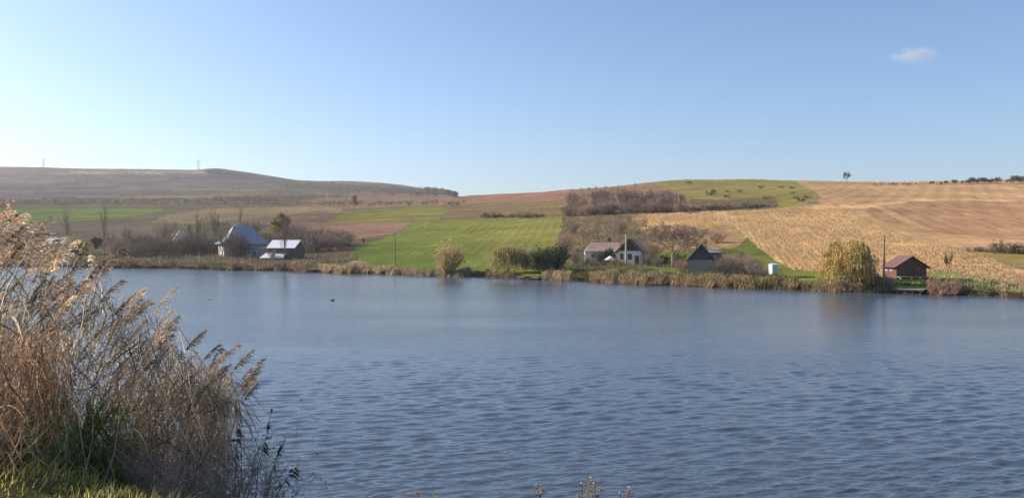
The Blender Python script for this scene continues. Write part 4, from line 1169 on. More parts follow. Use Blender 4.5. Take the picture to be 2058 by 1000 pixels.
part("vent", o, M_PLG, lambda A: (A.box(.6, .64, .25, .95, .3, 1.1), A.box(.6, .64, .25, .95, 1.35, 2.0)))
# --- poles
def pole(px, yb, yt, label, mat, arm=True, r0=.13, lean=0.0, at=None):
    p = at_img(px, yb); H = (yb - yt) * p[1] / FPX
    o = thing("utility_pole", label, "pole", (p[0], p[1], p[2] - .3), rng.random() * .6 - .3)
    o.rotation_euler[1] = lean
    part("shaft", o, mat, lambda A: A.tubes(np.array([[(0, 0, 0), (0, 0, H * .5), (0, 0, H + .3)]]), np.array([[r0 * 1.2, r0, r0 * .7]]), sides=8))
    if arm:
        part("cross_arm", o, mat, lambda A: A.box(-.75, .75, -r0 - .09, -r0 + .04, H - .35, H - .23))
        for x in (-.65, -.22, .22, .65): part("insulator", o, M_WHITE, lambda A: A.tubes(np.array([[(x, -r0 - .03, H - .23), (x, -r0 - .03, H - .13), (x, -r0 - .03, H - .05)]]), np.array([[.03, .05, .03]]), sides=6))
    return o
pole(1777, 584, 473, "tall timber pole standing just left of the red brown cabin", M_POLE, arm=False)
pole(794, 533, 466, "dark timber pole at the left side of the green field", M_POLE, arm=False, r0=.14)
pole(1258, 533, 470, "pale concrete pole in front of the dark gable of the white house", M_CONC, arm=False, r0=.20)
pole(1570, 492, 440, "slim pole on the green slope left of the stubble", M_POLE, arm=False, r0=.06) if False else None
pole(572, 533, 470, "dark timber pole in front of the metal roofed shed", M_POLE, arm=False, r0=.12)
pole(400, 528, 505, "short pale post on the grass left of the dark outbuilding", M_CONC, arm=False, r0=.10)
# fence posts
fp = [(620, 524), (632, 525), (641, 526), (652, 526), (664, 527)]
for i, (px, yb) in enumerate(fp):
    p = at_img(px, yb)
    o = thing("fence_post", "weathered fence post in the short row right of the metal roofed shed", "post", p, 0, "fence posts right of the metal roofed shed")
    part("shaft", o, M_WOOD, lambda A: A.tubes(np.array([[(0, 0, -.4), (.02, 0, .7), (.03 * (i % 2), .02, 1.5)]]), np.array([[.09, .085, .07]]), sides=6))
for i, px in enumerate(np.linspace(1300, 1392, 12)):
    p = at_img(px, 541 + (px - 1300) * .05)
    o = thing("fence_post", "thin fence post in the garden row right of the white house", "post", p, 0, "fence posts right of the white house")
    part("shaft", o, M_WOOD, lambda A: A.tubes(np.array([[(0, 0, -.4), (0, 0, .6), (.03 * (i % 3 - 1), 0, 1.25)]]), np.array([[.06, .055, .045]]), sides=6))
for i, px in enumerate(np.linspace(1885, 2050, 12)):
    p = at_img(px, 577 + (px - 1885) * .06)
    o = thing("fence_post", "thin fence post in the row along the grass right of the cabin", "post", p, 0, "fence posts right of the cabin")
    part("shaft", o, M_WOOD, lambda A: A.tubes(np.array([[(0, 0, -.4), (0, 0, .6), (.03 * (i % 3 - 1), 0, 1.2)]]), np.array([[.05, .045, .04]]), sides=6))
# jetties
def jetty(px0, px1, label, zt=.75, dep=1.6, off=-.6, n=14):
    pa, pb = [np.array([(p - W0/2) / FPX * sh_depth(p), sh_depth(p), 0]) for p in (px0, px1)]
    L = np.linalg.norm(pb - pa); ang = math.atan2(pb[1] - pa[1], pb[0] - pa[0])
    o = thing("jetty", label, "jetty", (pa[0], pa[1], 0), ang)
    part("beam", o, M_DKWOOD, lambda A: (A.box(0, L, off, off + .14, zt - .22, zt - .045), A.box(0, L, off + dep - .16, off + dep - .02, zt - .22, zt - .045)))
    for i in range(n): part("plank", o, M_WOOD, lambda A: A.box(L * i / n + .015, L * (i + 1) / n - .015, off - .05 + .03 * (i % 3), off + dep, zt - .04, zt + .006 * (i % 2)))
    for i in range(4): part("pile", o, M_DKWOOD, lambda A: A.tubes(np.array([[(L * (i + .5) / 4, off + .22, -1.5), (L * (i + .5) / 4, off + .22, 0), (L * (i + .5) / 4, off + .22, zt - .23)]]), .09, sides=6))
jetty(1800, 1862, "low plank jetty on the shore below the red brown cabin", off=-1.0)
jetty(1040, 1086, "short plank landing on the shore below the dark ivy bush", zt=.55, off=-.5, dep=1.2, n=10)
# pylons on the far hill
for px, yb, yt, lb in [(88, 341, 319, "left lattice pylon on the far hill skyline"), (399, 347, 323, "right lattice pylon on the far hill skyline")]:
    gd = float(np.interp(px, GX, ND[-3])) - 4; gp = np.array([(px - W0/2) / FPX * gd, gd, 0]); gp[2] = float(height(px, gd)[0])
    H = (yb - yt) * gd / FPX
    o = thing("lattice_pylon", lb, "pylon", gp, R(20))
    b_ = H * .11
    for sx_ in (-1, 1):
        for sy_ in (-1, 1): part("leg", o, M_STEEL, lambda A: A.tubes(np.array([[(sx_ * b_, sy_ * b_, -1), (sx_ * b_ * .35, sy_ * b_ * .35, H * .6), (sx_ * .15, sy_ * .15, H)]]), .28, sides=4))
    for zz, ww in ((.62, .20), (.76, .26), (.90, .18)): part("cross_arm", o, M_STEEL, lambda A: A.box(-H * ww, H * ww, -.25, .25, H * zz, H * zz + .5))
    def br(A):
        for i in range(5):
            z0, z1 = H * i * .12, H * (i + 1) * .12; k0, k1 = b_ * (1 - .65 * i / 5), b_ * (1 - .65 * (i + 1) / 5)
            for sg in (-1, 1):
                A.tubes(np.array([[(-k0, sg * k0, z0), (0, sg * (k0 + k1) / 2, (z0 + z1) / 2), (k1, sg * k1, z1)]]), .14, sides=3)
                A.tubes(np.array([[(k0, sg * k0, z0), (0, sg * (k0 + k1) / 2, (z0 + z1) / 2), (-k1, sg * k1, z1)]]), .14, sides=3)
    part("bracing", o, M_STEEL, br)
# --- birds on the lake
def bird(name, px, y, L, mats, label, cat):
    dpt = float(depth_at_level(y, 0.0)); o = thing(name, label, cat, ((px - W0/2) / FPX * dpt, dpt, -0.02), R(200))
    s = np.linspace(0, 1, 7)
    part("body", o, mats[0], lambda A: A.tubes(np.stack([L * (s - .5), 0 * s, L * (.16 + .10 * s ** 3)], -1)[None], (L * .20 * np.array([.05, .62, .95, 1, .9, .6, .05]))[None], sides=9))
    part("neck", o, mats[1], lambda A: A.tubes(np.array([[(-L*.36, 0, L*.18), (-L*.45, 0, L*.34), (-L*.47, 0, L*.46), (-L*.54, 0, L*.50), (-L*.62, 0, L*.48)]]), (L * np.array([.11, .075, .085, .085, .03]))[None], sides=8))
    part("beak", o, M_POLE, lambda A: A.tubes(np.array([[(-L*.60, 0, L*.485), (-L*.68, 0, L*.47), (-L*.74, 0, L*.455)]]), (L * np.array([.03, .028, .008]))[None], sides=5))
    part("tail", o, mats[0], lambda A: A.slab([(L*.42, -L*.07, L*.24), (L*.62, -L*.04, L*.33), (L*.62, L*.04, L*.33), (L*.42, L*.07, L*.24)], L*.03))
M_DUCK = mat_solid("dark_plumage", (0.03, 0.03, 0.035), .6, .2, 8); M_GULL = mat_solid("white_plumage", (0.75, 0.75, 0.74), .7, .08, 6)
bird("duck", 668, 604, .50, (M_DUCK, M_DUCK), "dark duck alone on the open water left of centre", "duck")
bird("gull", 420, 602, .45, (M_GULL, M_GULL), "white gull floating near the reed plumes on the left", "gull")
# --- small fair weather cloud
m, t, out = new_mat("cloud_vapour"); k = NT(t)
co = k.n("TexCoord").outputs["Object"]
nn = k.noise(k.n("Mapping", {"Vector": co, "Scale": (0.012, 0.02, 0.028)}).outputs[0], 1.0, 5, 0.65)
r2 = k.n("VectorMath", {0: k.n("Mapping", {"Vector": co, "Scale": (1 / 95, 1 / 70, 1 / 34)}).outputs[0]}, operation='LENGTH').outputs["Value"]
den = k.math('MULTIPLY', k.ramp(nn, 0.40, 0.75), k.ramp(r2, 1.0, 0.2))
vs = k.n("VolumeScatter", {"Color": (1, 1, 1, 1), "Density": k.math('MULTIPLY', den, 0.028), "Anisotropy": 0.2})
t.links.new(vs.outputs[0], out.inputs["Volume"])
A = Acc()
th = np.linspace(0, math.pi, 9); ph = np.linspace(0, 2 * math.pi, 17)[:-1]
V = np.stack(np.broadcast_arrays(np.sin(th)[:, None] * np.cos(ph)[None] * 95, np.sin(th)[:, None] * np.sin(ph)[None] * 70, np.cos(th)[:, None] * 34 + 0 * ph[None]), -1).reshape(-1, 3)
F = [(i * 16 + j, (i + 1) * 16 + j, (i + 1) * 16 + (j + 1) % 16, i * 16 + (j + 1) % 16) for i in range(8) for j in range(16)]
A.add(V, F)
cp_ = pix(1836, 112, 3000)
tag(A.build("cloud", m, loc=tuple(cp_)), "small white wisp of cloud in the upper right sky", "cloud")
# ------------------------------------------------------------------ far shore reeds and rough grass
def shore_xy(px, off):
    d = sh_depth(px) + off
    return (px - W0/2) / FPX * d, d
def reed_belt(name, segs, label, seed):
    """dense dry reed along the water: thousands of bent blades, joined"""
    r = np.random.default_rng(seed); A = Acc()
    for (p0, p1, n, h, o0, o1, c, c2) in segs:
        # clumps
        ncl = max(3, int((p1 - p0) / 5)); cpx = p0 + (p1 - p0) * r.random(ncl); ch = h * 0.62 * (0.30 + 0.72 * r.random(ncl)) * (0.55 + 0.8 * vnoise(cpx * .045, cpx * 0 + seed, seed)); co_ = o0 + (o1 - o0) * r.random(ncl)
        i = r.integers(0, ncl, n)
        px = cpx[i] + r.normal(0, 4.0, n); px = np.where((px < p0) | (px > p1), p0 + (p1 - p0) * r.random(n), px)
        off = np.clip(co_[i] + r.normal(0, 0.8, n), -0.8, None)
        X, D = shore_xy(px, off)
        Z = np.maximum(height(px, D), -0.1)
        hh = ch[i] * (0.6 + 0.6 * r.random(n)); s = np.linspace(0, 1, 4)
        lean = np.stack([r.normal(0.12, 0.22, n), r.normal(0, 0.22, n), np.ones(n)], -1)
        P = np.stack([X, D, Z], -1)[:, None] + lean[:, None] * (hh[:, None] * s[None])[..., None]
        P[:, :, 0] += (s ** 2)[None] * hh[:, None] * 0.22 * (0.5 + r.random(n))[:, None]
        side = unit(np.stack([np.ones(n), r.normal(0, .5, n), r.normal(0, .12, n)], -1))
        Wd = (0.07 + 0.06 * r.random((n, 1))) * np.array([[.7, .7, 1.0, .5]])
        A.ribbons(P, Wd, side, 0, jcol(c, n, r, 0.30, c2, 0.35))
    return tag(A.build(name, M_DRY), label, kind="stuff")
PINK = (0.36, 0.25, 0.185); GOLD = (0.52, 0.38, 0.19); TAN = (0.44, 0.34, 0.22); DULL = (0.25, 0.21, 0.13); DK = (0.13, 0.10, 0.07); GRN = (0.12, 0.13, 0.05); RUST = (0.29, 0.16, 0.12)
reed_belt("reed_belt", [(-160, 260, 2200, 2.0, 0, 4, DULL, DK), (240, 430, 2600, 2.2, 0, 4, DULL, PINK), (420, 470, 700, 1.8, 0, 4, DULL, GRN), (455, 616, 3600, 2.3, 0, 5, PINK, TAN)], "dull pinkish dry reed belt along the left shore", 51)
reed_belt("reed_belt", [(640, 790, 3600, 2.1, 0, 6, TAN, GOLD), (690, 745, 900, 2.6, 2, 6, GOLD, TAN), (780, 880, 1700, 1.5, 0, 3, TAN, DULL), (870, 945, 1400, 1.7, 0, 3, TAN, DULL), (940, 985, 300, 0.7, 0, 2, DULL, GRN),
                        (975, 1045, 1000, 1.0, 0, 2, DULL, TAN), (1088, 1145, 1400, 2.0, 0, 3, TAN, GOLD)], "tan reed belt under the green field", 52)
reed_belt("reed_belt", [(1140, 1190, 500, 1.0, 0, 2.5, GRN, DULL), (1183, 1330, 4200, 1.9, 0, 4, GOLD, TAN), (1320, 1500, 4800, 1.8, 0, 4, GOLD, PINK), (1490, 1600, 2200, 1.6, 0, 4, GOLD, GRN),
                        (1590, 1800, 4200, 1.6, 0, 4, TAN, GOLD)], "golden reed belt in front of the white house and the sheds", 53)
reed_belt("reed_belt", [(1862, 1924, 1700, 1.7, 0, 3, RUST, TAN), (1920, 2010, 600, .7, 0, 3, DULL, GRN), (2000, 2300, 1900, 1.4, 0, 5, GOLD, TAN)], "rust coloured reed clump and thin reeds right of the cabin jetty", 54)

def rough_grass(name, n, pxr, offr, h, c, c2, label, seed, w=0.10, keep=None):
    r = np.random.default_rng(seed); A = Acc()
    px = pxr[0] + (pxr[1] - pxr[0]) * r.random(n); off = offr[0] + (offr[1] - offr[0]) * r.random(n) ** 0.8
    X, D = shore_xy(px, off)
    cl = vnoise(X * .25, D * .25, seed); kp = cl > 0.35
    if keep is not None: kp &= keep(px, yimg(height(px, D), D))
    X, D, px, cl = X[kp], D[kp], px[kp], cl[kp]; n = len(X)
    Z = height(px, D)
    hh = h * (0.4 + 0.6 * r.random(n)) * (0.4 + cl); s = np.linspace(0, 1, 3)
    P = np.stack([X, D, Z], -1)[:, None] + np.stack([r.normal(.1, .3, n), r.normal(0, .3, n), np.ones(n)], -1)[:, None] * (hh[:, None] * s[None])[..., None]
    A.ribbons(P, w * np.array([[1, .8, .2]]) * (0.6 + .8 * r.random((n, 1))), unit(np.stack([np.ones(n), r.normal(0, .5, n), 0 * X], -1)), 0, jcol(c, n, r, .3, c2, .4))
    tag(A.build(name, M_DRY), label, kind="stuff")
rough_grass("rough_grass", 16000, (-120, 720), (3, 60), 0.9, DULL, DK, "rough brown grass around the left village", 61, 0.14)
rough_grass("rough_grass", 15000, (1090, 1560), (3, 34), 0.6, GRN, DULL, "rough green grass around the white house", 62, 0.10)
rough_grass("rough_grass", 9000, (1560, 2120), (3, 26), 0.45, (0.09, 0.12, 0.03), GRN, "green grass around the red brown cabin", 63, 0.10, keep=lambda p, y: y > np.interp(p, [1560, 1740, 1900, 2058], [545, 557, 545, 578]))
rough_grass("rough_grass", 12000, (1130, 1300), (20, 230), 0.9, (0.27, 0.21, 0.13), (0.19, 0.17, 0.08), "dry weeds on the garden slope behind the white house", 64, 0.16)
# maize stubble: stalk stumps and trash standing in the field
r = np.random.default_rng(70); n = 60000
dq = np.exp(np.log(120) + (np.log(400) - np.log(120)) * r.random(n)); pq = 1260 + 840 * r.random(n)
zq = height(pq, dq); yq = yimg(zq, dq)
stub = [f_ for f_ in FIELDS if f_[0] == "stubble_field"][0][1]
ra_ = rowdir((1710, 432), (1860, 492)); Xq = (pq - W0/2) / FPX * dq
uu, vv = Xq * math.cos(ra_) + dq * math.sin(ra_), -Xq * math.sin(ra_) + dq * math.cos(ra_)
vv = np.round(vv / 1.5) * 1.5 + r.normal(0, .22, n)
Xq, dq = uu * math.cos(ra_) - vv * math.sin(ra_), uu * math.sin(ra_) + vv * math.cos(ra_)
pq = W0/2 + FPX * Xq / dq; zq = height(pq, dq); yq = yimg(zq, dq)
ok = inside(pq, yq, stub) & (vnoise(pq * .02, dq * .05, 71) > .25)
pq, dq, zq = pq[ok], dq[ok], zq[ok]; n = len(pq); Xq = (pq - W0/2) / FPX * dq
hq = 0.20 + 0.30 * r.random(n); s = np.linspace(0, 1, 3)
P = np.stack([Xq, dq, zq - .02], -1)[:, None] + np.stack([r.normal(0, .7, n), r.normal(0, .7, n), np.ones(n)], -1)[:, None] * (hq[:, None] * s[None])[..., None]
A = Acc(); A.ribbons(P, (.10 + .16 * r.random((n, 1))) * np.array([[1, .9, .5]]), unit(np.stack([np.ones(n), r.normal(0, .4, n), 0 * Xq], -1)), 0, jcol((0.62, 0.46, 0.26), n, r, .3, (0.40, 0.26, 0.15), .35))
tag(A.build("maize_stubble", M_DRY), "pale maize stubble standing in rows on the right slope", kind="stuff")

# ------------------------------------------------------------------ foreground reeds
ENV = np.array([(-200, 360), (-60, 385), (0, 398), (30, 420), (90, 432), (150, 462), (215, 488), (260, 545), (310, 575), (355, 590), (390, 655), (440, 682), (500, 700), (535, 720), (560, 800)], float)
def env(px): return np.interp(px, ENV[:, 0], ENV[:, 1])
STRAW = (0.62, 0.51, 0.36); PLUME = (0.63, 0.475, 0.32); PLUME2 = (0.76, 0.63, 0.46); GREY = (0.50, 0.43, 0.36); RUSTB = (0.54, 0.30, 0.15); GREEN = (0.13, 0.18, 0.05); ORANGE = (0.62, 0.39, 0.18)
def reed_proto(seed, H, plume_c, leaf_c, nleaf, big=1.0):
    r = np.random.default_rng(seed)
    root = thing("reed", None, None)
    s = np.linspace(0, 1, 9); bend = 0.12 + 0.24 * r.random()
    stem = np.stack([H * bend * s ** 2.2, 0.03 * H * np.sin(s * 3 + seed), H * (s - 0.07 * bend * s ** 4)], -1)
    A = Acc(); A.tubes(stem[None], np.linspace(.0045, .0018, 9)[None], sides=5, col=jcol((0.24, 0.19, 0.12), 1, r, .3)); A.build("stem", M_DRY, root)
    # plume
    L = 0.34 * big * (0.8 + 0.4 * r.random()); k = 8; s2 = np.linspace(0, 1, k)
    d0 = unit((stem[-1] - stem[-2])[None])[0]; d0 = unit((d0 + np.array([0.10, 0, 0.25]))[None])[0]
    ax = stem[-1] + d0 * (s2 * L)[:, None] + np.array([1.0, 0, -0.30]) * (s2 ** 2)[:, None] * L * 0.30
    B = Acc(); B.ribbons(ax[None], np.linspace(.004, .001, k)[None], np.array([[0, 1.0, 0]]), 0, jcol(plume_c, 1, r))
    nb = 52; t = np.sort(r.random(nb) ** 0.9) * 0.97; f_ = t * (k - 1); i = np.minimum(f_.astype(int), k - 2); w_ = (f_ - i)[:, None]
    st = ax[i] * (1 - w_) + ax[i + 1] * w_; dv = unit(ax[i + 1] - ax[i])
    az = r.normal(0, 1.0, nb)
    outv = np.stack([0.25 * np.ones(nb), np.sin(az * 1.3) * .9, -0.15 + 0.55 * np.cos(az * 2)], -1)
    bl = L * (0.36 * (1 - t) ** 0.6 * (0.35 + 0.65 * np.clip(t / .25, 0, 1)) + 0.08) * (0.7 + .5 * r.random(nb))
    bd = unit(dv * 1.0 + outv * 0.62)
    s3 = np.linspace(0, 1, 4)
    Bp = st[:, None] + bd[:, None] * (s3[None] * bl[:, None])[..., None] + np.array([.15, 0, -0.55]) * ((s3 ** 2)[None] * bl[:, None])[..., None]
    B.ribbons(Bp, .0022 * np.array([[1, 1, .8, .4]]), perp(Bp, r), 0, jcol(plume_c, nb, r, .25))
    ns = nb * 9; bi = np.repeat(np.arange(nb), 9); tt_ = r.random(ns); ff = np.clip(tt_ * 3, 0, 2.99); jj = ff.astype(int); ww = (ff - jj)[:, None]
    so = Bp[bi, jj] * (1 - ww) + Bp[bi, jj + 1] * ww
    sd = unit(unit(Bp[bi, -1] - Bp[bi, 0]) + r.normal(0, .45, (ns, 3)) + np.array([0.1, 0, -0.25]))
    sl = (0.016 + 0.016 * r.random(ns)) * (0.7 + .3 * big)
    Sp = so[:, None] + sd[:, None] * (np.array([0, .5, 1])[None] * sl[:, None])[..., None]
    B.ribbons(Sp, .0070 * np.array([[.3, 1, .15]]) * (0.7 + .6 * r.random((ns, 1))), perp(Sp, r), 0, jcol(plume_c, ns, r, .35, PLUME2, .30))
    B.build("plume", M_DRY, root)
    for q in range(nleaf):
        tq = 0.30 + 0.62 * (q + r.random()) / nleaf; f1 = tq * 8; i1 = int(f1); p0 = stem[i1] * (1 - (f1 - i1)) + stem[min(i1 + 1, 8)] * (f1 - i1)
        ll = (0.26 + .24 * r.random()) * (0.8 + .2 * big); aq = r.normal(0, .8) + (math.pi if r.random() < .25 else 0)
        dq_ = np.array([math.cos(aq), math.sin(aq), 0]); s4 = np.linspace(0, 1, 7); dr = 0.5 + 1.3 * r.random()
        lp = p0 + dq_ * (ll * (s4 * .85))[:, None] + np.array([0, 0, 1.0]) * (ll * (0.75 * s4 - dr * s4 ** 2))[:, None]
        C_ = Acc(); C_.ribbons(lp[None], (.016 + .013 * r.random()) * np.array([[.5, .9, 1, .95, .75, .45, .05]]), unit(np.cross(dq_, [0, 0, 1]) + r.normal(0, .25, 3))[None], 0, jcol(leaf_c if r.random() < .75 else GREEN, 1, r, .25))
        C_.build("leaf", M_DRY, root)
    root["h"] = 1.0
    tip = ax[-1]
    return root, tip, ax[0]
RP = [reed_proto(300 + i, H, pc, lc, nl, bg_) for i, (H, pc, lc, nl, bg_) in enumerate([
    (2.0, PLUME, STRAW, 5, 1.0), (2.1, PLUME, GREY, 6, 1.1), (1.9, (0.34, 0.22, 0.16), STRAW, 5, 0.9), (2.1, PLUME2, STRAW, 5, 1.1), (1.8, (0.30, 0.21, 0.16), GREY, 6, .85),
    (2.0, (0.55, 0.37, 0.26), ORANGE, 5, 1.0), (1.9, PLUME, STRAW, 6, 1.15), (2.0, (0.47, 0.37, 0.30), GREY, 5, .8)])]
used_r = set()
def put_reed(k, px, y, depth, rz, label, group):
    root, tip, pb = RP[k]
    T = pix(px, y, depth); c, s_ = math.cos(rz), math.sin(rz); sc = 1.0
    for _ in range(5):
        X = T[0] - sc * (tip[0] * c - tip[1] * s_); Y = T[1] - sc * (tip[0] * s_ + tip[1] * c); z = float(near_ground(X, Y))
        sc = float(np.clip((T[2] - z + 0.04) / tip[2], 0.30, 1.6))
    loc = (X, Y, z - .04)
    if k not in used_r:
        used_r.add(k); o = root; o.location = loc; o.rotation_euler = (0, 0, rz); o.scale = (sc,) * 3; tag(o, label, None, group)
    else: o = copy_tree(root, loc, rz, sc, label, group)
    o["category"] = "reed"; return o
# plumes that stand out singly: tip pixel, depth, kind, label
HERO = [(354, 575, 6.4, 3, .15, "pale reed plume leaning right over open water, topmost of the right side"), (246, 495, 6.0, 6, .1, "large golden brown reed plume at the centre of the clump top"),
        (100, 432, 5.6, 3, -.1, "pale reed plume second from the left at the top"), (20, 396, 5.4, 5, .1, "reddish reed plume at the top left corner of the clump"),
        (45, 428, 5.6, 1, .0, "brown reed plume standing between the two tallest left plumes"), (532, 718, 7.6, 2, .2, "reed plume furthest right in the clump"), (508, 702, 7.4, 4, .1, "dark reed plume just left of the furthest right plume"),
        (412, 662, 7.2, 4, .0, "small dark reed plume alone above the water at middle right"), (356, 683, 7.0, 4, .3, "small dark reed plume alone left of the middle right plume"), (442, 690, 7.3, 7, .1, "thin grey reed plume on the right shoulder of the clump"),
        (292, 640, 6.6, 6, .1, "reed plume below the pale leaning plume"), (290, 578, 6.3, 1, .2, "bushy brown reed plume right of the golden brown plume"), (480, 690, 7.5, 0, .25, "slim reed plume between the right shoulder and the furthest right plume"), (330, 712, 6.9, 3, .2, "pale reed plume low in the middle of the clump")]
for px, y, dp, k_, rz, lb in HERO: put_reed(k_, px, y, dp, rz, lb, "reeds of the foreground clump")
r = np.random.default_rng(88)
GRPS = [(-80, 110, 56, "reed with brown plume in the tall left part of the clump", (0, 240)), (110, 270, 46, "reed with brown plume in the middle of the clump", (10, 230)), (270, 420, 26, "reed with brown plume in the right middle of the clump", (30, 200)), (400, 525, 20, "reed with dark plume at the low right end of the clump", (8, 120))]
for a_, b_, n, lb, (y0, y1) in GRPS:
    for i in range(n):
        px = a_ + (b_ - a_) * r.random(); y = env(px) + y0 + (y1 - y0) * r.random() ** 1.2
        dp = 5.9 + 1.7 * r.random() + np.clip(px / 330, 0, 1.0)
        put_reed(int(r.integers(0, 8)), px, y, dp, r.normal(.1, .5), lb, "reeds of the foreground clump")

# dry stems, leaves and litter that fill the clump
def tangle(name, n, pxr, yr, depr, Lr, wr_, cols_, label, seed, lean=(.35, .5), envpad=30, jag=0.06, S_=5, sparse=None):
    """blades whose tips lie in a region of the clump; roots on the bank"""
    r = np.random.default_rng(seed)
    px = pxr[0] + (pxr[1] - pxr[0]) * r.random(n); top = env(px) + envpad
    y = np.maximum(top, yr[0] + (yr[1] - yr[0]) * r.random(n)); dp = depr[0] + (depr[1] - depr[0]) * r.random(n) + np.clip(px / 400, 0, 1)
    if sparse is not None:
        kp = r.random(n) < sparse(px, y); px, y, dp = px[kp], y[kp], dp[kp]; n = len(px)
    T = pix(px, y, dp); gz = near_ground(T[:, 0], T[:, 1])
    L = Lr[0] + (Lr[1] - Lr[0]) * r.random(n)
    d = unit(np.stack([r.normal(lean[0], lean[1], n), r.normal(0, .35, n), np.ones(n) * .9], -1))
    B0 = T - d * L[:, None]; B0[:, 2] = np.maximum(B0[:, 2], near_ground(B0[:, 0], B0[:, 1]) - .02)
    s = np.linspace(0, 1, S_); P = B0[:, None] * (1 - s)[None, :, None] + T[:, None] * s[None, :, None]
    P[:, :, 2] += (np.sin(s * math.pi) * .12)[None] * L[:, None] * (r.random((n, 1)) - .2)
    P += r.normal(0, 1, P.shape) * (s * (1 - .3 * s))[None, :, None] * jag * L[:, None, None]
    W_ = (wr_[0] + (wr_[1] - wr_[0]) * r.random((n, 1))) * np.interp(s, [0, .4, .8, 1], [.6, 1, .7, .1])[None]
    ci = r.integers(0, len(cols_), n); C_ = np.array(cols_)[ci] * (0.7 + .6 * r.random((n, 1)))
    A = Acc(); A.ribbons(P, W_, perp(P, r), 0, C_)
    return tag(A.build(name, M_DRY), label, kind="stuff")
tangle("reed_stems", 1300, (-90, 460), (470, 940), (5.9, 7.6), (.5, 1.4), (.004, .008), [STRAW, GREY, (0.20, .16, .12), (0.14, .11, .09)], "thin dry reed stems tangled through the clump", 91, lean=(.3, .45), envpad=50, jag=.03)
tangle("reed_leaves", 1500, (-90, 480), (560, 960), (5.9, 7.8), (.15, .42), (.006, .014), [STRAW, PLUME, GREY, (0.36, .26, .18), (0.24, .18, .13)], "dry curled reed leaves in the clump", 92, lean=(.2, .9), envpad=110, jag=.10)
tangle("rust_reeds", 1600, (-90, 135), (640, 930), (5.9, 6.9), (.2, .6), (.005, .011), [RUSTB, (0.42, .25, .15), PLUME, (0.26, .16, .11)], "rust brown reed leaves at the left foot of the clump", 93, lean=(.15, .5), envpad=120, jag=.06)
tangle("orange_reeds", 1150, (255, 470), (720, 900), (6.2, 7.4), (.15, .5), (.005, .010), [ORANGE, (0.48, .34, .18), (0.42, .26, .13), STRAW], "orange tan reed leaves in the right half of the clump", 94, lean=(.25, .5), envpad=45, jag=.05)
tangle("green_reeds", 560, (70, 260), (780, 950), (5.9, 6.8), (.3, .8), (.008, .018), [GREEN, (0.12, .16, .05), (0.24, .28, .09)], "green reed blades low in the middle of the clump", 95, lean=(.3, .5), envpad=200, jag=.04)
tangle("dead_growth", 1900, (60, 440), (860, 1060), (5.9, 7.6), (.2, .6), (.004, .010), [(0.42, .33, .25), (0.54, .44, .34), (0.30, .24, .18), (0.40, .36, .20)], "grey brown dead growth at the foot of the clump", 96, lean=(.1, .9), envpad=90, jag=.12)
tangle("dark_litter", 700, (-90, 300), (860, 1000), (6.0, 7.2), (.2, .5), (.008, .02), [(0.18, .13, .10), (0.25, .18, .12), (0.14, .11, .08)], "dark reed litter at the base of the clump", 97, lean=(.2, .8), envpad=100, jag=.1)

# twiggy shrubs at the right foot of the clump
def twig_shrub(seed, H, Wd, leafn):
    r = np.random.default_rng(seed); root = thing("twiggy_shrub", None, None)
    stems = 15; az = r.random(stems) * 6.28; sp = r.random(stems) ** .6; s = np.linspace(0, 1, 6)
    d = np.stack([np.cos(az) * sp * Wd * .55 + .15 * Wd, np.sin(az) * sp * Wd * .4, H * (.6 + .4 * r.random(stems)) * (1 - .3 * sp)], -1)
    P = d[:, None] * np.stack([s ** .9, s ** .9, s], -1)[None] + r.normal(0, .035 * H, (stems, 6, 3)) * s[None, :, None]
    A = Acc(); A.tubes(P, np.linspace(.007, .002, 6)[None], sides=5, col=jcol((0.17, .13, .11), stems, r)); A.build("stem", M_TWIG, root)
    B = Acc(); cur = P
    for n, l in ((10, .30), (5, .15)):
        N = len(cur); f_ = (.25 + .75 * r.random((N, n))) * 4.99; i = f_.astype(int); w_ = (f_ - i)[..., None]; pi = np.arange(N)[:, None]
        st = (cur[pi, i] * (1 - w_) + cur[pi, i + 1] * w_).reshape(-1, 3)
        dr = unit(np.repeat(unit(cur[:, -1] - cur[:, 0]), n, 0) + r.normal(0, .65, (N * n, 3)) + np.array([0, 0, .15])); L = H * l * (.4 + r.random(N * n))
        cur = st[:, None] + dr[:, None] * (s[None] * L[:, None])[..., None] + r.normal(0, .012 * H, (N * n, 6, 3)) * s[None, :, None]
        B.ribbons(cur, (.0042 if l > .2 else .0030) * np.linspace(1, .5, 6)[None], perp(cur, r), 0, jcol((0.33, .27, .22), N * n, r, .3))
    B.build("twigs", M_TWIG, root)
    C_ = Acc(); ix = r.integers(0, len(cur), leafn); tt_ = r.integers(2, 6, leafn)
    quads(C_, cur[ix, tt_] + r.normal(0, .008, (leafn, 3)), .022 * (.5 + r.random(leafn)), r, 0, jcol((0.19, .15, .11), leafn, r, .3, (0.10, .11, .05), .35)); C_.build("leaves", M_LEAF, root)
    return root
TS = [twig_shrub(400 + i, 1.0, 1.1, 420) for i in range(3)]
tsp = [(300, 985, 890, 6.2, "twiggy grey shrub left of the other shrubs at the foot of the reeds"), (385, 1000, 870, 6.5, "second twiggy shrub from the left at the foot of the reeds"), (455, 1010, 880, 6.8, "twiggy shrub in the middle of the row beside the water"),
       (505, 1015, 855, 7.0, "twiggy shrub with a tall leafy shoot at the water edge"), (555, 1040, 905, 7.0, "lowest twiggy shrub furthest right by the water"), (345, 1010, 920, 5.8, "nearest twiggy shrub low behind the green grass"), (425, 1030, 930, 6.1, "low twiggy shrub at the bottom edge of the photo")]
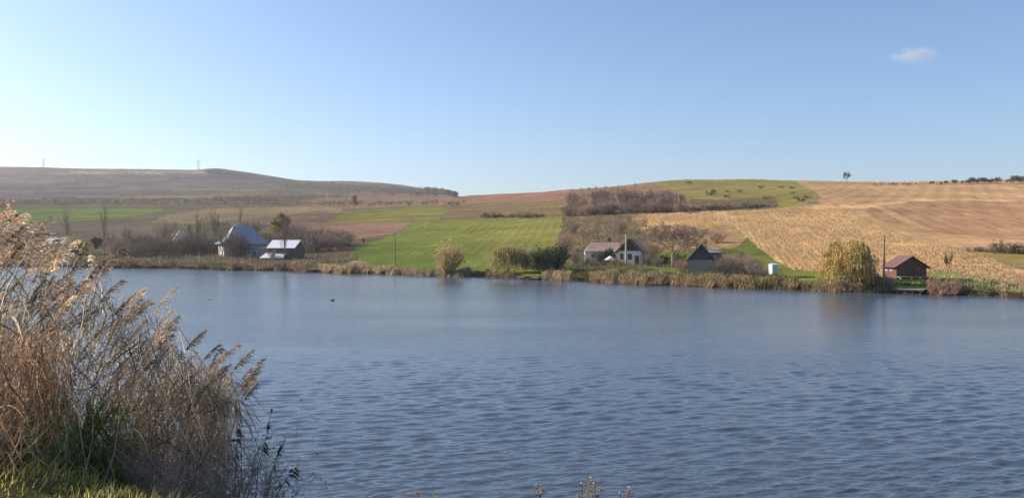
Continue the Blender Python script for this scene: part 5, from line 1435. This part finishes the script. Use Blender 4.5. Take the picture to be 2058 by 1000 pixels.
for i, (px, yb, yt, dp, lb) in enumerate(tsp):
    T = pix(px, yt, dp); g = float(near_ground(T[0], T[1])); sc = max(T[2] - g, .4) / 0.98; src = TS[i % 3]
    if i < 3: o = src; o.location = (T[0] - .15 * sc, T[1], g - .03); o.scale = (sc * .75, sc * .75, sc); tag(o, lb)
    else: o = copy_tree(src, (T[0] - .15 * sc, T[1], g - .03), r.random() * 1.4 - .7, (sc * .75, sc * .75, sc), lb)
    tag(o, None, "shrub", "twiggy shrubs at the foot of the reeds")
# leafy shoots over the water
def shoot(seed, pts, label):
    r = np.random.default_rng(seed); root = thing("leafy_shoot", label, "shoot", pts[0])
    P = np.array(pts) - np.array(pts[0]); A = Acc(); A.tubes(P[None], np.linspace(.005, .0018, len(P))[None], sides=5, col=(.13, .12, .08)); A.build("stem", M_TWIG, root)
    for q in range(9):
        t_ = .45 + .55 * (q + r.random()) / 9; f_ = t_ * (len(P) - 1.001); i = int(f_); p = P[i] * (1 - f_ + i) + P[i + 1] * (f_ - i); dv = unit((r.normal(0, 1, 3) + [0.5, 0, .1])[None])[0]; s = np.linspace(0, 1, 5); ll = .05 + .03 * r.random()
        lp = p + dv * (s * ll)[:, None] - np.array([0, 0, 1]) * (s ** 2 * ll * .5)[:, None]
        C_ = Acc(); C_.ribbons(lp[None], .022 * np.array([[.3, .9, 1, .7, .08]]), perp(lp[None], r), 0, jcol((0.10, .09, .055), 1, r, .4)); C_.build("leaf", M_LEAF, root)
for sd, pts, lb in [(501, [(505, 1010), (520, 930), (535, 880), (545, 828)], "tall thin leafy shoot rising over the water right of the reeds"), (502, [(520, 1010), (545, 950), (560, 905), (572, 882)], "shorter leafy shoot right of the tall thin one"),
                    (503, [(540, 1030), (560, 985), (580, 955), (596, 936)], "leafy shoot reaching furthest right over the water"), (504, [(470, 1000), (474, 930), (476, 880), (477, 855)], "straight bare shoot left of the tall leafy one")]:
    W_ = [pix(x, y, 6.9) for x, y in pts]; g = near_ground(W_[0][0], W_[0][1]); W_[0][2] = g - .03; shoot(sd, W_, lb)
# dry weeds at the bottom of the frame
def weed(seed, H, head):
    r = np.random.default_rng(seed); root = thing("dry_weed", None, None); s = np.linspace(0, 1, 5)
    A = Acc(); main = np.stack([.06 * H * s ** 2, 0 * s, H * s], -1); A.tubes(main[None], np.linspace(.005, .002, 5)[None], sides=5, col=(.24, .18, .12))
    nb = 9; t_ = .55 + .42 * r.random(nb); st = np.stack([.06 * H * t_ ** 2, 0 * t_, H * t_], -1); dv = unit(np.stack([r.normal(0, .6, nb), r.normal(0, .6, nb), np.ones(nb)], -1)); L = .05 + .08 * r.random(nb)
    Bp = st[:, None] + dv[:, None] * (s[None] * L[:, None])[..., None]; A.tubes(Bp, .0018, sides=3, col=jcol((.24, .18, .12), nb, r)); A.build("stem", M_TWIG, root)
    tips = np.concatenate([Bp[:, -1], main[-1:]])
    for q, p in enumerate(tips):
        C_ = Acc(); n = 26; quads(C_, p + r.normal(0, .008, (n, 3)) * np.array([1, 1, 1.5]), .012 * (.6 + .8 * r.random(n)), r, 0, jcol(head, n, r, .35, (0.5, .45, .38), .2)); C_.build("seed_head", M_LEAF, root)
    return root
WD = [weed(600, 1.0, (.30, .17, .11)), weed(601, 1.0, (.38, .32, .22)), weed(602, 1.0, (.20, .14, .12)), weed(603, 1.0, (.30, .26, .14))]
for i, (px, yt, dp, k_, lb) in enumerate([(830, 982, 4.6, 0, "dry weed with rust seed heads, left of the weeds along the bottom edge"), (866, 990, 4.7, 3, "yellowish dry weed right of the rust one at the bottom edge"), (798, 994, 4.5, 1, "pale dry weed leftmost at the bottom edge"),
                                          (1082, 974, 4.4, 1, "pale dry weed under the middle of the lake"), (1166, 968, 4.3, 2, "dark dry weed, tallest at the bottom edge"), (1200, 974, 4.5, 1, "pale dry weed right of the tallest dark weed"), (1180, 984, 4.2, 3, "low yellowish dry weed between the dark and the pale weed"),
                                          (1244, 988, 4.4, 2, "small dark dry weed rightmost at the bottom edge"), (905, 996, 4.6, 0, "low rust dry weed right of the yellowish one"), (714, 996, 4.6, 2, "low dark dry weed nearest to the shrubs at the bottom edge")]):
    T = pix(px, yt, dp); g = float(near_ground(T[0], T[1])); H = max(T[2] - g, .25)
    if not any(WD[k_].name == x for x in used_r): used_r.add(WD[k_].name); o = WD[k_]; o.location = (T[0] - .06 * H, T[1], g - .02); o.scale = (1, 1, H); tag(o, lb)
    else: o = copy_tree(WD[k_], (T[0] - .06 * H, T[1], g - .02), 0.0, (1, 1, H), lb)
    tag(o, None, "weed", "dry weeds along the bottom edge")
# sunlit grass on the near bank
r = np.random.default_rng(120); n = 26000
X = -7.5 + 8.5 * r.random(n); Y = 2.5 + 5.0 * r.random(n)
e_ = np.interp(X, EDGE_X, EDGE_Y); kp = (Y < e_ + .5) & (Y > 3.2); X, Y = X[kp], Y[kp]; n = len(X); Z = near_ground(X, Y); cl = vnoise(X * 2.2, Y * 2.2, 121)
hh = (.05 + .10 * r.random(n)) * (.5 + cl); s = np.linspace(0, 1, 4); az = r.random(n) * 6.28; bnd = hh * (.3 + .7 * r.random(n))
P = np.stack([X, Y, Z - .01], -1)[:, None] + np.stack([np.cos(az), np.sin(az), 0 * az], -1)[:, None] * (bnd[:, None] * (s ** 2)[None])[..., None] + np.array([.25, 0, 1.0]) * (hh[:, None] * (s - .25 * s ** 3)[None])[..., None]
A = Acc(); A.ribbons(P, .006 * np.array([[1, .9, .6, .1]]) * (.6 + .8 * r.random((n, 1))), unit(np.stack([-np.sin(az), np.cos(az), 0 * az], -1)), 0, jcol((.40, .37, .09), n, r, .3, (.58, .49, .20), .40))
tag(A.build("bank_grass", M_DRY), "sunlit yellow green grass on the near bank", kind="stuff")
